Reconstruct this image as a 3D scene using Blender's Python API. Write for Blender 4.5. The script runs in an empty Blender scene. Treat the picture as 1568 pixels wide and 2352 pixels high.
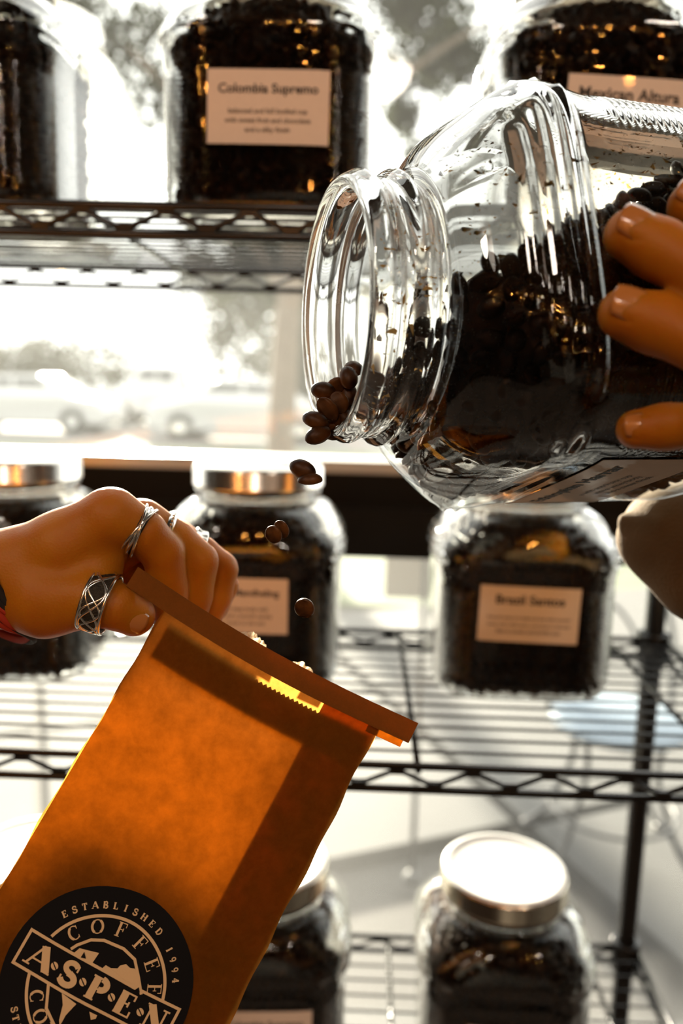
import bpy, bmesh, math, random
import numpy as np
import openvdb
from mathutils import Vector, Matrix
random.seed(7)
rng = np.random.default_rng(11)
sc = bpy.context.scene
COL = sc.collection

# ------------------------------------------------------------------ camera
CAM = Vector((0.0, 0.0, 1.45))
FPX = 1842.0
PITCH, YAW, ROLL = 0.16189, 0.02372, 0.02534
_f = Vector((-math.sin(YAW)*math.cos(PITCH), math.cos(YAW)*math.cos(PITCH), -math.sin(PITCH)))
_r = Vector((math.cos(YAW), math.sin(YAW), 0))
_u = _r.cross(_f)
CR = math.cos(ROLL)*_r + math.sin(ROLL)*_u
CU = -math.sin(ROLL)*_r + math.cos(ROLL)*_u
CF = _f
cam_d = bpy.data.cameras.new('camera')
cam_d.sensor_fit = 'VERTICAL'; cam_d.sensor_height = 36.0; cam_d.sensor_width = 24.0
cam_d.lens = 36.0*FPX/2352.0
cam_d.clip_start = 0.01; cam_d.clip_end = 400
cam_d.dof.use_dof = True
cam_d.dof.focus_distance = 0.332
cam_d.dof.aperture_fstop = 5.2
cam = bpy.data.objects.new('camera', cam_d); COL.objects.link(cam)
m = Matrix.Identity(4)
for i in range(3):
    m[i][0] = CR[i]; m[i][1] = CU[i]; m[i][2] = -CF[i]; m[i][3] = CAM[i]
cam.matrix_world = m
sc.camera = cam

# ------------------------------------------------------------------ sky, sun, exposure
SUN_EL, SUN_AZ = math.radians(13.0), math.radians(-16)
SUN_DIR = Vector((math.sin(SUN_AZ)*math.cos(SUN_EL), math.cos(SUN_AZ)*math.cos(SUN_EL), math.sin(SUN_EL)))
w = bpy.data.worlds.new('sky'); sc.world = w; w.use_nodes = True
bg = w.node_tree.nodes['Background']
bg.inputs[0].default_value = (1.0, 0.99, 0.965, 1); bg.inputs[1].default_value = 3.4
sun_d = bpy.data.lights.new('sun', 'SUN'); sun_d.energy = 36.0; sun_d.angle = math.radians(2.5)
sun_d.color = (1.0, 0.90, 0.74)
sun = bpy.data.objects.new('sun', sun_d); COL.objects.link(sun)
sun.rotation_euler = (-SUN_DIR).to_track_quat('-Z', 'Y').to_euler()
sun.location = (-6, 14, 6)
FILL = 24.0        # watts of each unseen warm lamp added behind the camera as front fill
sc.view_settings.view_transform = 'Standard'; sc.view_settings.look = 'None'
sc.view_settings.exposure = 0.0; sc.view_settings.gamma = 1.0; sc.view_settings.use_curve_mapping = False
cy = sc.cycles
cy.use_denoising = True
cy.max_bounces = 14; cy.transmission_bounces = 12; cy.transparent_max_bounces = 12
cy.diffuse_bounces = 4; cy.glossy_bounces = 5
cy.caustics_reflective = False; cy.caustics_refractive = False
cy.sample_clamp_indirect = 6.0

# ------------------------------------------------------------------ helpers
def at(px, py, d):
    """world point that is d metres deep along the view axis at a picture point"""
    return CAM + CF*d + CR*((px-784)/FPX*d) - CU*((py-1176)/FPX*d)
def ray(px, py):
    return (at(px, py, 1.0) - CAM)
def on_z(px, py, z):
    r = ray(px, py); return CAM + r*((z-CAM.z)/r.z)
def on_y(px, py, y):
    r = ray(px, py); return CAM + r*((y-CAM.y)/r.y)
def tag(o, label=None, cat=None, group=None, kind=None):
    if label: o['label'] = label
    if cat: o['category'] = cat
    if group: o['group'] = group
    if kind: o['kind'] = kind
    return o
def empty(name, loc=(0, 0, 0), parent=None):
    o = bpy.data.objects.new(name, None); o.empty_display_size = .02
    COL.objects.link(o); o.location = loc; o.parent = parent
    return o
def link(name, me, mat=None, parent=None, loc=None):
    o = bpy.data.objects.new(name, me); COL.objects.link(o)
    if mat and not me.materials: me.materials.append(mat)
    if parent:
        o.parent = parent
    if loc is not None: o.location = loc
    return o
def mesh(name, vs, fs, smooth=False):
    me = bpy.data.meshes.new(name)
    me.from_pydata([tuple(v) for v in vs], [], fs); me.update()
    if smooth: me.shade_smooth()
    return me
class MB:
    """collects simple shapes into one mesh"""
    def __init__(s): s.v = []; s.f = []
    def add(s, vs, fs):
        b = len(s.v); s.v += [tuple(v) for v in vs]; s.f += [tuple(i+b for i in f) for f in fs]; return s
    def box(s, lo, hi, mat=None):
        vs = [Vector((x, y, z)) for x in (lo[0], hi[0]) for y in (lo[1], hi[1]) for z in (lo[2], hi[2])]
        if mat: vs = [mat @ v for v in vs]
        return s.add(vs, [(0,1,3,2),(4,6,7,5),(0,4,5,1),(2,3,7,6),(0,2,6,4),(1,5,7,3)])
    def tube(s, pts, r, n=8, closed=False, cap=True):
        pts = [Vector(p) for p in pts]; N = len(pts)
        rs = r if isinstance(r, (list, tuple)) else [r]*N
        vs = []; ref = None
        for i, p in enumerate(pts):
            if closed: t = pts[(i+1) % N]-pts[i-1]
            else: t = pts[min(i+1, N-1)]-pts[max(i-1, 0)]
            t.normalize()
            if ref is None:
                ref = Vector((0, 0, 1)) if abs(t.z) < .9 else Vector((1, 0, 0))
            a = (ref - t*ref.dot(t)).normalized(); ref = a; b = t.cross(a)
            for k in range(n):
                c = 2*math.pi*k/n
                vs.append(p + (a*math.cos(c)+b*math.sin(c))*rs[i])
        fs = []
        for i in range(N if closed else N-1):
            j = (i+1) % N
            for k in range(n):
                l = (k+1) % n
                fs.append((i*n+k, i*n+l, j*n+l, j*n+k))
        if cap and not closed:
            fs.append(tuple(range(n-1, -1, -1))); fs.append(tuple((N-1)*n+k for k in range(n)))
        return s.add(vs, fs)
    def lathe(s, prof, n=32, axis=None):
        vs = []; fs = []
        for (r, z) in prof:
            for k in range(n):
                a = 2*math.pi*k/n; vs.append(Vector((r*math.cos(a), r*math.sin(a), z)))
        for i in range(len(prof)-1):
            for k in range(n):
                l = (k+1) % n; fs.append((i*n+k, i*n+l, (i+1)*n+l, (i+1)*n+k))
        if axis is not None: vs = [axis @ v for v in vs]
        return s.add(vs, fs)
    def build(s, name, mat=None, parent=None, smooth=False, loc=None):
        me = mesh(name, s.v, s.f, smooth)
        return link(name, me, mat, parent, loc)
def smooth_pts(ctrl, n=8, closed=False):
    """Catmull-Rom through control points"""
    c = [Vector(p) for p in ctrl]; N = len(c); out = []
    rng_ = range(N if closed else N-1)
    for i in rng_:
        if closed: p0, p1, p2, p3 = c[i-1], c[i], c[(i+1) % N], c[(i+2) % N]
        else: p0, p1, p2, p3 = c[max(i-1, 0)], c[i], c[i+1], c[min(i+2, N-1)]
        for k in range(n):
            t = k/n
            out.append(.5*((2*p1)+(p2-p0)*t+(2*p0-5*p1+4*p2-p3)*t*t+(3*p1-p0-3*p2+p3)*t**3))
    if not closed: out.append(c[-1])
    return out

# ------------------------------------------------------------------ materials
def nmat(name):
    m_ = bpy.data.materials.new(name); m_.use_nodes = True
    nt = m_.node_tree; nt.nodes.clear()
    out = nt.nodes.new('ShaderNodeOutputMaterial')
    def N(t, **kw):
        n = nt.nodes.new(t)
        for k, v in kw.items():
            if k in n.inputs.keys(): n.inputs[k].default_value = v
            else: setattr(n, k, v)
        return n
    def L(a, b): nt.links.new(a, b)
    return m_, N, L, out
def rgba(c): return (c[0], c[1], c[2], 1)
def principled(name, col, rough=.5, metal=0, noise=0, nscale=50, bump=0, bscale=200, coat=0, **kw):
    m_, N, L, out = nmat(name)
    p = N('ShaderNodeBsdfPrincipled')
    p.inputs['Base Color'].default_value = rgba(col); p.inputs['Roughness'].default_value = rough
    p.inputs['Metallic'].default_value = metal; p.inputs['Coat Weight'].default_value = coat
    for k, v in kw.items(): p.inputs[k].default_value = v
    tc = N('ShaderNodeTexCoord')
    if noise:
        n = N('ShaderNodeTexNoise'); n.inputs['Scale'].default_value = nscale; n.inputs['Detail'].default_value = 4
        L(tc.outputs['Object'], n.inputs['Vector'])
        r = N('ShaderNodeMapRange'); r.inputs['To Min'].default_value = 1-noise; r.inputs['To Max'].default_value = 1+noise
        L(n.outputs['Fac'], r.inputs['Value'])
        mx = N('ShaderNodeVectorMath', operation='SCALE'); mx.inputs[0].default_value = col
        L(r.outputs[0], mx.inputs['Scale']); L(mx.outputs[0], p.inputs['Base Color'])
    if bump:
        n2 = N('ShaderNodeTexNoise'); n2.inputs['Scale'].default_value = bscale; n2.inputs['Detail'].default_value = 5
        L(tc.outputs['Object'], n2.inputs['Vector'])
        b = N('ShaderNodeBump'); b.inputs['Strength'].default_value = bump; b.inputs['Distance'].default_value = .001
        L(n2.outputs['Fac'], b.inputs['Height']); L(b.outputs[0], p.inputs['Normal'])
    L(p.outputs[0], out.inputs[0])
    return m_
def leafy(name, col, trans):
    m_, N, L, out = nmat(name)
    d = N('ShaderNodeBsdfDiffuse'); t = N('ShaderNodeBsdfTranslucent'); mx = N('ShaderNodeMixShader')
    d.inputs[0].default_value = rgba(col); t.inputs[0].default_value = rgba(trans); mx.inputs[0].default_value = .5
    L(d.outputs[0], mx.inputs[1]); L(t.outputs[0], mx.inputs[2]); L(mx.outputs[0], out.inputs[0])
    return m_
def glass_mat(name, dust=0.0, grime=0.0, shoulder_haze=0.0):
    m_, N, L, out = nmat(name)
    g = N('ShaderNodeBsdfPrincipled')
    g.inputs['Base Color'].default_value = (.985, .992, .98, 1); g.inputs['Roughness'].default_value = .0
    g.inputs['IOR'].default_value = 1.48; g.inputs['Transmission Weight'].default_value = 1
    tc = N('ShaderNodeTexCoord')
    n0 = N('ShaderNodeTexNoise'); n0.inputs['Scale'].default_value = 60; n0.inputs['Detail'].default_value = 3
    L(tc.outputs['Object'], n0.inputs['Vector'])
    b = N('ShaderNodeBump'); b.inputs['Strength'].default_value = .03; b.inputs['Distance'].default_value = .0005
    L(n0.outputs['Fac'], b.inputs['Height']); L(b.outputs[0], g.inputs['Normal'])
    last = g.outputs[0]
    if dust:
        # specks of coffee dust plus a soft translucent haze on the glass
        n1 = N('ShaderNodeTexNoise'); n1.inputs['Scale'].default_value = 900; n1.inputs['Detail'].default_value = 2
        L(tc.outputs['Object'], n1.inputs['Vector'])
        r1 = N('ShaderNodeMapRange'); r1.inputs['From Min'].default_value = .68; r1.inputs['From Max'].default_value = .78
        L(n1.outputs['Fac'], r1.inputs['Value'])
        n2 = N('ShaderNodeTexNoise'); n2.inputs['Scale'].default_value = 22; n2.inputs['Detail'].default_value = 4
        L(tc.outputs['Object'], n2.inputs['Vector'])
        r2 = N('ShaderNodeMapRange'); r2.inputs['From Min'].default_value = .28; r2.inputs['From Max'].default_value = .62
        r2.inputs['To Max'].default_value = grime
        L(n2.outputs['Fac'], r2.inputs['Value'])
        r3 = N('ShaderNodeMath', operation='MULTIPLY'); r3.inputs[1].default_value = dust
        L(r1.outputs[0], r3.inputs[0])
        ad = N('ShaderNodeMath', operation='ADD', use_clamp=True); L(r3.outputs[0], ad.inputs[0]); L(r2.outputs[0], ad.inputs[1])
        if shoulder_haze:          # extra pale haze to brighten the upward-facing shoulders
            ge = N('ShaderNodeNewGeometry'); sz = N('ShaderNodeSeparateXYZ'); L(ge.outputs['Normal'], sz.inputs[0])
            rs = N('ShaderNodeMapRange', interpolation_type='SMOOTHSTEP'); rs.inputs['From Min'].default_value = .12; rs.inputs['From Max'].default_value = .75; rs.inputs['To Max'].default_value = shoulder_haze
            L(sz.outputs['Z'], rs.inputs['Value'])
            a2 = N('ShaderNodeMath', operation='ADD', use_clamp=True); L(ad.outputs[0], a2.inputs[0]); L(rs.outputs[0], a2.inputs[1]); ad = a2
        d = N('ShaderNodeBsdfDiffuse'); d.inputs[0].default_value = (.03, .022, .014, 1)
        t = N('ShaderNodeBsdfTranslucent'); t.inputs[0].default_value = (.92, .88, .80, 1)
        dm = N('ShaderNodeMixShader'); dm.inputs[0].default_value = .88
        L(d.outputs[0], dm.inputs[1]); L(t.outputs[0], dm.inputs[2])
        mx = N('ShaderNodeMixShader'); L(ad.outputs[0], mx.inputs[0]); L(last, mx.inputs[1]); L(dm.outputs[0], mx.inputs[2])
        last = mx.outputs[0]
    L(last, out.inputs[0])
    return m_
def dust_glow_mat(name):
    """coffee dust haze inside the jar; reused as the glow on shelf-jar shoulders"""
    m_, N, L, out = nmat(name)
    tc = N('ShaderNodeTexCoord')
    n2 = N('ShaderNodeTexNoise'); n2.inputs['Scale'].default_value = 26; n2.inputs['Detail'].default_value = 5
    L(tc.outputs['Object'], n2.inputs['Vector'])
    r2 = N('ShaderNodeMapRange'); r2.inputs['From Min'].default_value = .30; r2.inputs['From Max'].default_value = .62
    r2.inputs['To Min'].default_value = .16; r2.inputs['To Max'].default_value = .40
    L(n2.outputs['Fac'], r2.inputs['Value'])
    n1 = N('ShaderNodeTexNoise'); n1.inputs['Scale'].default_value = 1000; n1.inputs['Detail'].default_value = 2
    L(tc.outputs['Object'], n1.inputs['Vector'])
    r1 = N('ShaderNodeMapRange'); r1.inputs['From Min'].default_value = .69; r1.inputs['From Max'].default_value = .76
    L(n1.outputs['Fac'], r1.inputs['Value'])
    tr = N('ShaderNodeBsdfTransparent')
    d = N('ShaderNodeBsdfDiffuse'); d.inputs[0].default_value = (.015, .010, .006, 1)
    t = N('ShaderNodeBsdfTranslucent'); t.inputs[0].default_value = (1.0, .99, .96, 1)
    dm = N('ShaderNodeMixShader'); dm.inputs[0].default_value = 1.0; L(d.outputs[0], dm.inputs[1]); L(t.outputs[0], dm.inputs[2])
    mx = N('ShaderNodeMixShader'); L(r2.outputs[0], mx.inputs[0]); L(tr.outputs[0], mx.inputs[1]); L(dm.outputs[0], mx.inputs[2])
    sd = N('ShaderNodeBsdfDiffuse'); sd.inputs[0].default_value = (.50, .40, .26, 1)
    st = N('ShaderNodeBsdfTranslucent'); st.inputs[0].default_value = (.55, .42, .25, 1)
    sm = N('ShaderNodeMixShader'); L(sd.outputs[0], sm.inputs[1]); L(st.outputs[0], sm.inputs[2])
    sf = N('ShaderNodeMath', operation='MULTIPLY'); sf.inputs[1].default_value = .8; L(r1.outputs[0], sf.inputs[0])
    m2 = N('ShaderNodeMixShader'); L(sf.outputs[0], m2.inputs[0]); L(mx.outputs[0], m2.inputs[1]); L(sm.outputs[0], m2.inputs[2])
    L(m2.outputs[0], out.inputs[0])
    return m_
def thin_fresnel(N, L, ior):
    # the same mirror share from either side of a thin wall
    fr = N('ShaderNodeFresnel'); ge = N('ShaderNodeNewGeometry')
    r = N('ShaderNodeMapRange'); r.inputs['To Min'].default_value = ior; r.inputs['To Max'].default_value = 1/ior
    L(ge.outputs['Backfacing'], r.inputs['Value']); L(r.outputs[0], fr.inputs[0]); return fr
def thin_mat(name, shine=True):
    """a wall of even thickness: light goes straight through, a little mirrors off"""
    m_, N, L, out = nmat(name)
    tr = N('ShaderNodeBsdfTransparent'); tr.inputs[0].default_value = (.975, .985, .97, 1) if shine else (1, 1, 1, 1)
    if shine:
        gl = N('ShaderNodeBsdfGlossy'); gl.inputs['Roughness'].default_value = .0
        fr = thin_fresnel(N, L, 1.48)
        mx = N('ShaderNodeMixShader'); L(fr.outputs[0], mx.inputs[0]); L(tr.outputs[0], mx.inputs[1]); L(gl.outputs[0], mx.inputs[2])
        L(mx.outputs[0], out.inputs[0])
    else: L(tr.outputs[0], out.inputs[0])
    return m_
def pane_mat(name, film, low):
    """thin window glass with a translucent film that puts in the sun glare"""
    m_, N, L, out = nmat(name)
    tr = N('ShaderNodeBsdfTransparent'); tr.inputs[0].default_value = (.97, .98, .96, 1)
    gl = N('ShaderNodeBsdfGlossy'); gl.inputs['Roughness'].default_value = .0
    fr = thin_fresnel(N, L, 1.5)
    mx = N('ShaderNodeMixShader'); L(fr.outputs[0], mx.inputs[0]); L(tr.outputs[0], mx.inputs[1]); L(gl.outputs[0], mx.inputs[2])
    tl = N('ShaderNodeBsdfTranslucent'); tl.inputs[0].default_value = (.95, .95, .93, 1)
    tc = N('ShaderNodeTexCoord')
    n = N('ShaderNodeTexNoise'); n.inputs['Scale'].default_value = 1.6; n.inputs['Detail'].default_value = 5
    L(tc.outputs['Object'], n.inputs['Vector'])
    r = N('ShaderNodeMapRange'); r.inputs['From Min'].default_value = .3; r.inputs['From Max'].default_value = .7
    r.inputs['To Min'].default_value = .6; r.inputs['To Max'].default_value = 1.4
    L(n.outputs['Fac'], r.inputs['Value'])
    # the veil of sun glare is put in stronger on the lower part
    sx = N('ShaderNodeSeparateXYZ'); L(tc.outputs['Object'], sx.inputs[0])
    hz = N('ShaderNodeMapRange', interpolation_type='SMOOTHSTEP'); hz.inputs['From Min'].default_value = 1.48; hz.inputs['From Max'].default_value = 1.72
    hz.inputs['To Min'].default_value = low; hz.inputs['To Max'].default_value = film
    L(sx.outputs['Z'], hz.inputs['Value'])
    ml = N('ShaderNodeMath', operation='MULTIPLY'); L(r.outputs[0], ml.inputs[0]); L(hz.outputs[0], ml.inputs[1])
    m2 = N('ShaderNodeMixShader'); L(ml.outputs[0], m2.inputs[0]); L(mx.outputs[0], m2.inputs[1]); L(tl.outputs[0], m2.inputs[2])
    L(m2.outputs[0], out.inputs[0])
    return m_
def kraft_mat(name, dif, tra, mix=.5):
    m_, N, L, out = nmat(name)
    tc = N('ShaderNodeTexCoord')
    n = N('ShaderNodeTexNoise'); n.inputs['Scale'].default_value = 115; n.inputs['Detail'].default_value = 7; n.inputs['Roughness'].default_value = .68
    n.inputs['Distortion'].default_value = .15
    L(tc.outputs['Object'], n.inputs['Vector'])
    r = N('ShaderNodeMapRange'); r.inputs['From Min'].default_value = .3; r.inputs['From Max'].default_value = .72
    r.inputs['To Min'].default_value = .62; r.inputs['To Max'].default_value = 1.25
    L(n.outputs['Fac'], r.inputs['Value'])
    n2 = N('ShaderNodeTexNoise'); n2.inputs['Scale'].default_value = 1400; n2.inputs['Detail'].default_value = 2
    L(tc.outputs['Object'], n2.inputs['Vector'])
    r2 = N('ShaderNodeMapRange'); r2.inputs['To Min'].default_value = .85; r2.inputs['To Max'].default_value = 1.15
    L(n2.outputs['Fac'], r2.inputs['Value'])
    c1 = N('ShaderNodeVectorMath', operation='SCALE'); c1.inputs[0].default_value = dif; L(r2.outputs[0], c1.inputs['Scale'])
    c2 = N('ShaderNodeVectorMath', operation='SCALE'); c2.inputs[0].default_value = tra; L(r.outputs[0], c2.inputs['Scale'])
    d = N('ShaderNodeBsdfDiffuse'); t = N('ShaderNodeBsdfTranslucent'); mx = N('ShaderNodeMixShader'); mx.inputs[0].default_value = mix
    L(c1.outputs[0], d.inputs[0]); L(c2.outputs[0], t.inputs[0])
    L(d.outputs[0], mx.inputs[1]); L(t.outputs[0], mx.inputs[2]); L(mx.outputs[0], out.inputs[0])
    return m_
def skin_mat(name, col):
    m_, N, L, out = nmat(name)
    p = N('ShaderNodeBsdfPrincipled')
    p.inputs['Roughness'].default_value = .50; p.inputs['Specular IOR Level'].default_value = .30
    p.inputs['Sheen Weight'].default_value = .05; p.inputs['Sheen Roughness'].default_value = .35; p.inputs['Sheen Tint'].default_value = (1, .85, .7, 1)
    p.inputs['Subsurface Weight'].default_value = .55
    p.inputs['Subsurface Radius'].default_value = (1.0, .26, .06); p.inputs['Subsurface Scale'].default_value = .009
    tc = N('ShaderNodeTexCoord')
    n = N('ShaderNodeTexNoise'); n.inputs['Scale'].default_value = 55; n.inputs['Detail'].default_value = 5
    L(tc.outputs['Object'], n.inputs['Vector'])
    cr = N('ShaderNodeValToRGB')
    cr.color_ramp.elements[0].position = .3; cr.color_ramp.elements[0].color = (col[0]*.9, col[1]*.74, col[2]*.7, 1)
    cr.color_ramp.elements[1].position = .7; cr.color_ramp.elements[1].color = rgba(col)
    L(n.outputs['Fac'], cr.inputs[0]); L(cr.outputs[0], p.inputs['Base Color'])
    v = N('ShaderNodeTexVoronoi'); v.inputs['Scale'].default_value = 900
    L(tc.outputs['Object'], v.inputs['Vector'])
    b = N('ShaderNodeBump'); b.inputs['Strength'].default_value = .22; b.inputs['Distance'].default_value = .0004
    L(v.outputs['Distance'], b.inputs['Height']); L(b.outputs[0], p.inputs['Normal'])
    L(p.outputs[0], out.inputs[0])
    return m_
def bean_mat():
    m_, N, L, out = nmat('roasted coffee')
    p = N('ShaderNodeBsdfPrincipled'); p.inputs['Roughness'].default_value = .42; p.inputs['Specular IOR Level'].default_value = .2
    oi = N('ShaderNodeObjectInfo'); tc = N('ShaderNodeTexCoord')
    n = N('ShaderNodeTexNoise'); n.inputs['Scale'].default_value = 90; n.inputs['Detail'].default_value = 3
    L(tc.outputs['Object'], n.inputs['Vector'])
    cr = N('ShaderNodeValToRGB')
    cr.color_ramp.elements[0].position = .35; cr.color_ramp.elements[0].color = (.014, .005, .002, 1)
    cr.color_ramp.elements[1].position = .7; cr.color_ramp.elements[1].color = (.135, .052, .012, 1)
    L(n.outputs['Fac'], cr.inputs[0]); L(cr.outputs[0], p.inputs['Base Color']); L(p.outputs[0], out.inputs[0])
    return m_
def emit(name, col, s):
    m_, N, L, out = nmat(name); e = N('ShaderNodeEmission'); e.inputs[0].default_value = rgba(col); e.inputs[1].default_value = s
    L(e.outputs[0], out.inputs[0]); return m_

M_black = principled('black powder coat', (.010, .009, .008), .27, 0, **{'Specular IOR Level': .5})
M_bronze = principled('dark bronze frame', (.012, .009, .006), .6, **{'Specular IOR Level': .15})
M_alu = principled('pale aluminium bead', (.75, .73, .68), .35, .6)
M_paper = principled('label paper', (.86, .76, .66), .75, noise=.04, nscale=300, coat=.35)
M_ink = principled('black ink', (.02, .017, .014), .6)
M_inkg = principled('grey ink', (.10, .08, .06), .6)
M_glass = glass_mat('clear jar glass', .25, .06)  # its haze is put in to brighten the jar shoulders
M_wiped = glass_mat('handled jar glass', .10, .03)
M_dust_glow = dust_glow_mat('coffee dust and glow film')
M_thin = thin_mat('jar glass wall')
M_clear = thin_mat('jar glass inner face', False)
M_bean = bean_mat()
M_white = principled('white lid enamel', (.80, .80, .78), .28, coat=.3)
M_tin = principled('bright tin', (.72, .66, .55), .22, 1.0)
M_silver = principled('silver', (.78, .75, .70), .2, 1.0)
M_oxid = principled('oxidised silver', (.035, .030, .022), .55, .6, noise=.7, nscale=700, bump=.8, bscale=900)
M_conc = principled('pavement concrete', (.092, .090, .086), .9, noise=.12, nscale=6)
M_joint = principled('dark joint', (.07, .065, .06), .9)
M_plaster = principled('dark brown plaster', (.016, .012, .009), .9, noise=.05, nscale=5)
M_wood = principled('brown floor boards', (.022, .013, .008), .7, noise=.2, nscale=8)
M_ceil = principled('ceiling paint', (.03, .025, .02), .9)
M_pane = pane_mat('window glass with glare veil', .006, .016)
# ================================================================== SETTING
WY = 1.055                                   # inner face of the shop window
def slab(name, lo, hi, mat, kind='structure'):
    mb = MB(); mb.box(lo, hi); o = mb.build(name, mat); tag(o, kind=kind); return o
slab('floor', (-3, -5, -.1), (3, WY+.08, 0), M_wood)
slab('ceiling', (-3, -5, 3.3), (3, WY+.08, 3.4), M_ceil)
slab('wall_back', (-3.1, -5.1, 0), (3.1, -5, 3.3), M_plaster)
slab('wall_left', (-3.1, -5, 0), (-3, WY+.08, 3.3), M_plaster)
slab('wall_right', (3, -5, 0), (3.1, WY+.08, 3.3), M_plaster)
TZ1 = on_y(800, 1086, WY).z; TZ0 = on_y(800, 1268, WY).z
# window: an outer frame, the heavy transom, the glazing bead above it and two panes with a glare veil
mb = MB()
mb.box((-3, WY, 0), (3, WY+.08, .10)); mb.box((-3, WY, 3.2), (3, WY+.08, 3.3))
mb.box((-3, WY, .10), (-2.9, WY+.08, 3.2)); mb.box((2.9, WY, .10), (3, WY+.08, 3.2))
win = mb.build('window_1', M_bronze); tag(win, kind='structure')
mb = MB(); mb.box((-2.9, WY-.03, TZ0), (2.9, WY+.08, TZ1-.042)); mb.box((-2.9, WY-.015, TZ1-.042), (2.9, WY+.08, TZ1))
tr = mb.build('transom', M_bronze, win)
mb = MB(); mb.box((-2.9, WY-.005, TZ1), (2.9, WY+.075, TZ1+.016)); mb.build('glazing_bead', M_alu, win)
mb = MB(); mb.box((-2.9, WY+.036, TZ1+.016), (2.9, WY+.042, 3.2)); mb.build('pane', M_pane, win)
mb = MB(); mb.box((-2.9, WY+.036, .10), (2.9, WY+.042, TZ0)); mb.build('pane', M_pane, win)

# ------------------------------------------------------------------ outdoors
M_grass = principled('lawn', (.105, .125, .07), .9, noise=.25, nscale=3)
M_asph = principled('pale asphalt', (.14, .137, .13), .9, noise=.1, nscale=4)
G1, G2 = on_z(760, 1982, 0), on_z(1200, 1892, 0)      # a joint between two paving slabs
ja = (G2-G1).normalized(); jb = Vector((-ja.y, ja.x, 0))
walk = slab('pavement', (-14, WY+.08, -.16), (14, 5.2, -.05), M_joint)
JW = .024; SX, SY = 1.5, 1.25
for i in range(-8, 9):
    for j in range(-5, 7):
        c0 = G2 + ja*(i*SX) + jb*(j*SY)
        cc = c0 + ja*(SX/2) + jb*(SY/2)
        if not (WY+.9 < cc.y < 5.3 and abs(cc.x) < 6.5): continue
        mt = Matrix(((ja.x, jb.x, 0, c0.x), (ja.y, jb.y, 0, c0.y), (0, 0, 1, 0), (0, 0, 0, 1)))
        mb = MB(); mb.box((JW, JW, -.049), (SX-JW, SY-JW, random.uniform(-.002, .002)), mt)
        mb.build('paving_slab', M_conc, walk)
mb = MB(); mb.box((-14, WY+.08, -.06), (14, WY+.62, -.004)); mb.build('footing_strip', M_conc, walk)
lawn = slab('lawn', (-60, 5.2, -.12), (60, 17, -.02), M_grass)
road = slab('road', (-60, 17, -.14), (60, 80, -.03), M_asph)

def leaf_cloud(centres, radii, n, size, avoid=None, seed=0):
    r_ = np.random.default_rng(seed)
    centres = np.array(centres, float); radii = np.array(radii, float)
    k = r_.choice(len(centres), n, p=radii**2/np.sum(radii**2))
    d = r_.normal(size=(n, 3)); d /= np.linalg.norm(d, axis=1)[:, None]
    p = centres[k] + d*(radii[k]*r_.random(n)**.4)[:, None]
    if avoid is not None:
        p0, dr, ang = avoid
        q = p-np.array(p0); q /= np.linalg.norm(q, axis=1)[:, None]
        p = p[(q@np.array(dr)) < math.cos(ang)]
    n = len(p)
    a = r_.normal(size=(n, 3)); a /= np.linalg.norm(a, axis=1)[:, None]
    b = np.cross(a, r_.normal(size=(n, 3))); b /= np.linalg.norm(b, axis=1)[:, None]
    s = (size*(.6+.8*r_.random(n)))[:, None]
    nrm = np.cross(a, b)
    V = np.stack([p-a*s, p+b*s*.42+nrm*s*.12, p+a*s, p-b*s*.42+nrm*s*.12], 1).reshape(-1, 3)
    F = np.arange(4*n).reshape(-1, 4)
    me = bpy.data.meshes.new('leaves'); me.from_pydata(V.tolist(), [], F.tolist()); me.update()
    return me
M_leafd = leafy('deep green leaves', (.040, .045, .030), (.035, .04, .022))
M_leafp = leafy('haze-paled leaves', (.15, .15, .115), (.04, .04, .03))  # distance haze put into the pale leaf colour
M_bark = principled('brown bark', (.15, .115, .085), .9, noise=.3, nscale=12)
AV = ((-.10, .35, 1.32), tuple(SUN_DIR), math.radians(4.2))
def tree(label, base, trunk_r, trunk_h, lean, blobs, n, size, mat, group=None, seed=0, branches=()):
    t = empty('tree', base); tag(t, label, 'tree', group)
    mb = MB(); pts = [Vector((lean*(i/6)**2, 0, trunk_h*i/6)) for i in range(7)]
    pts[0].z = -.1
    mb.tube(smooth_pts(pts, 2), [trunk_r*(1.15-.5*i/12) for i in range(13)], 10)
    mb.build('trunk', M_bark, t, True)
    for br in branches:
        mb = MB(); q = smooth_pts(br, 5); mb.tube(q, [trunk_r*.55*(1-.8*i/len(q)) for i in range(len(q))], 7)
        mb.build('branch', M_bark, t, True)
    cs = [Vector(c)-Vector(base)*0 for c, _ in blobs]
    me = leaf_cloud([tuple(c) for c in cs], [r for _, r in blobs], n, size, (tuple(Vector(AV[0])-Vector(base)), AV[1], AV[2]), seed)
    link('foliage', me, mat, t)
    return t
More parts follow.
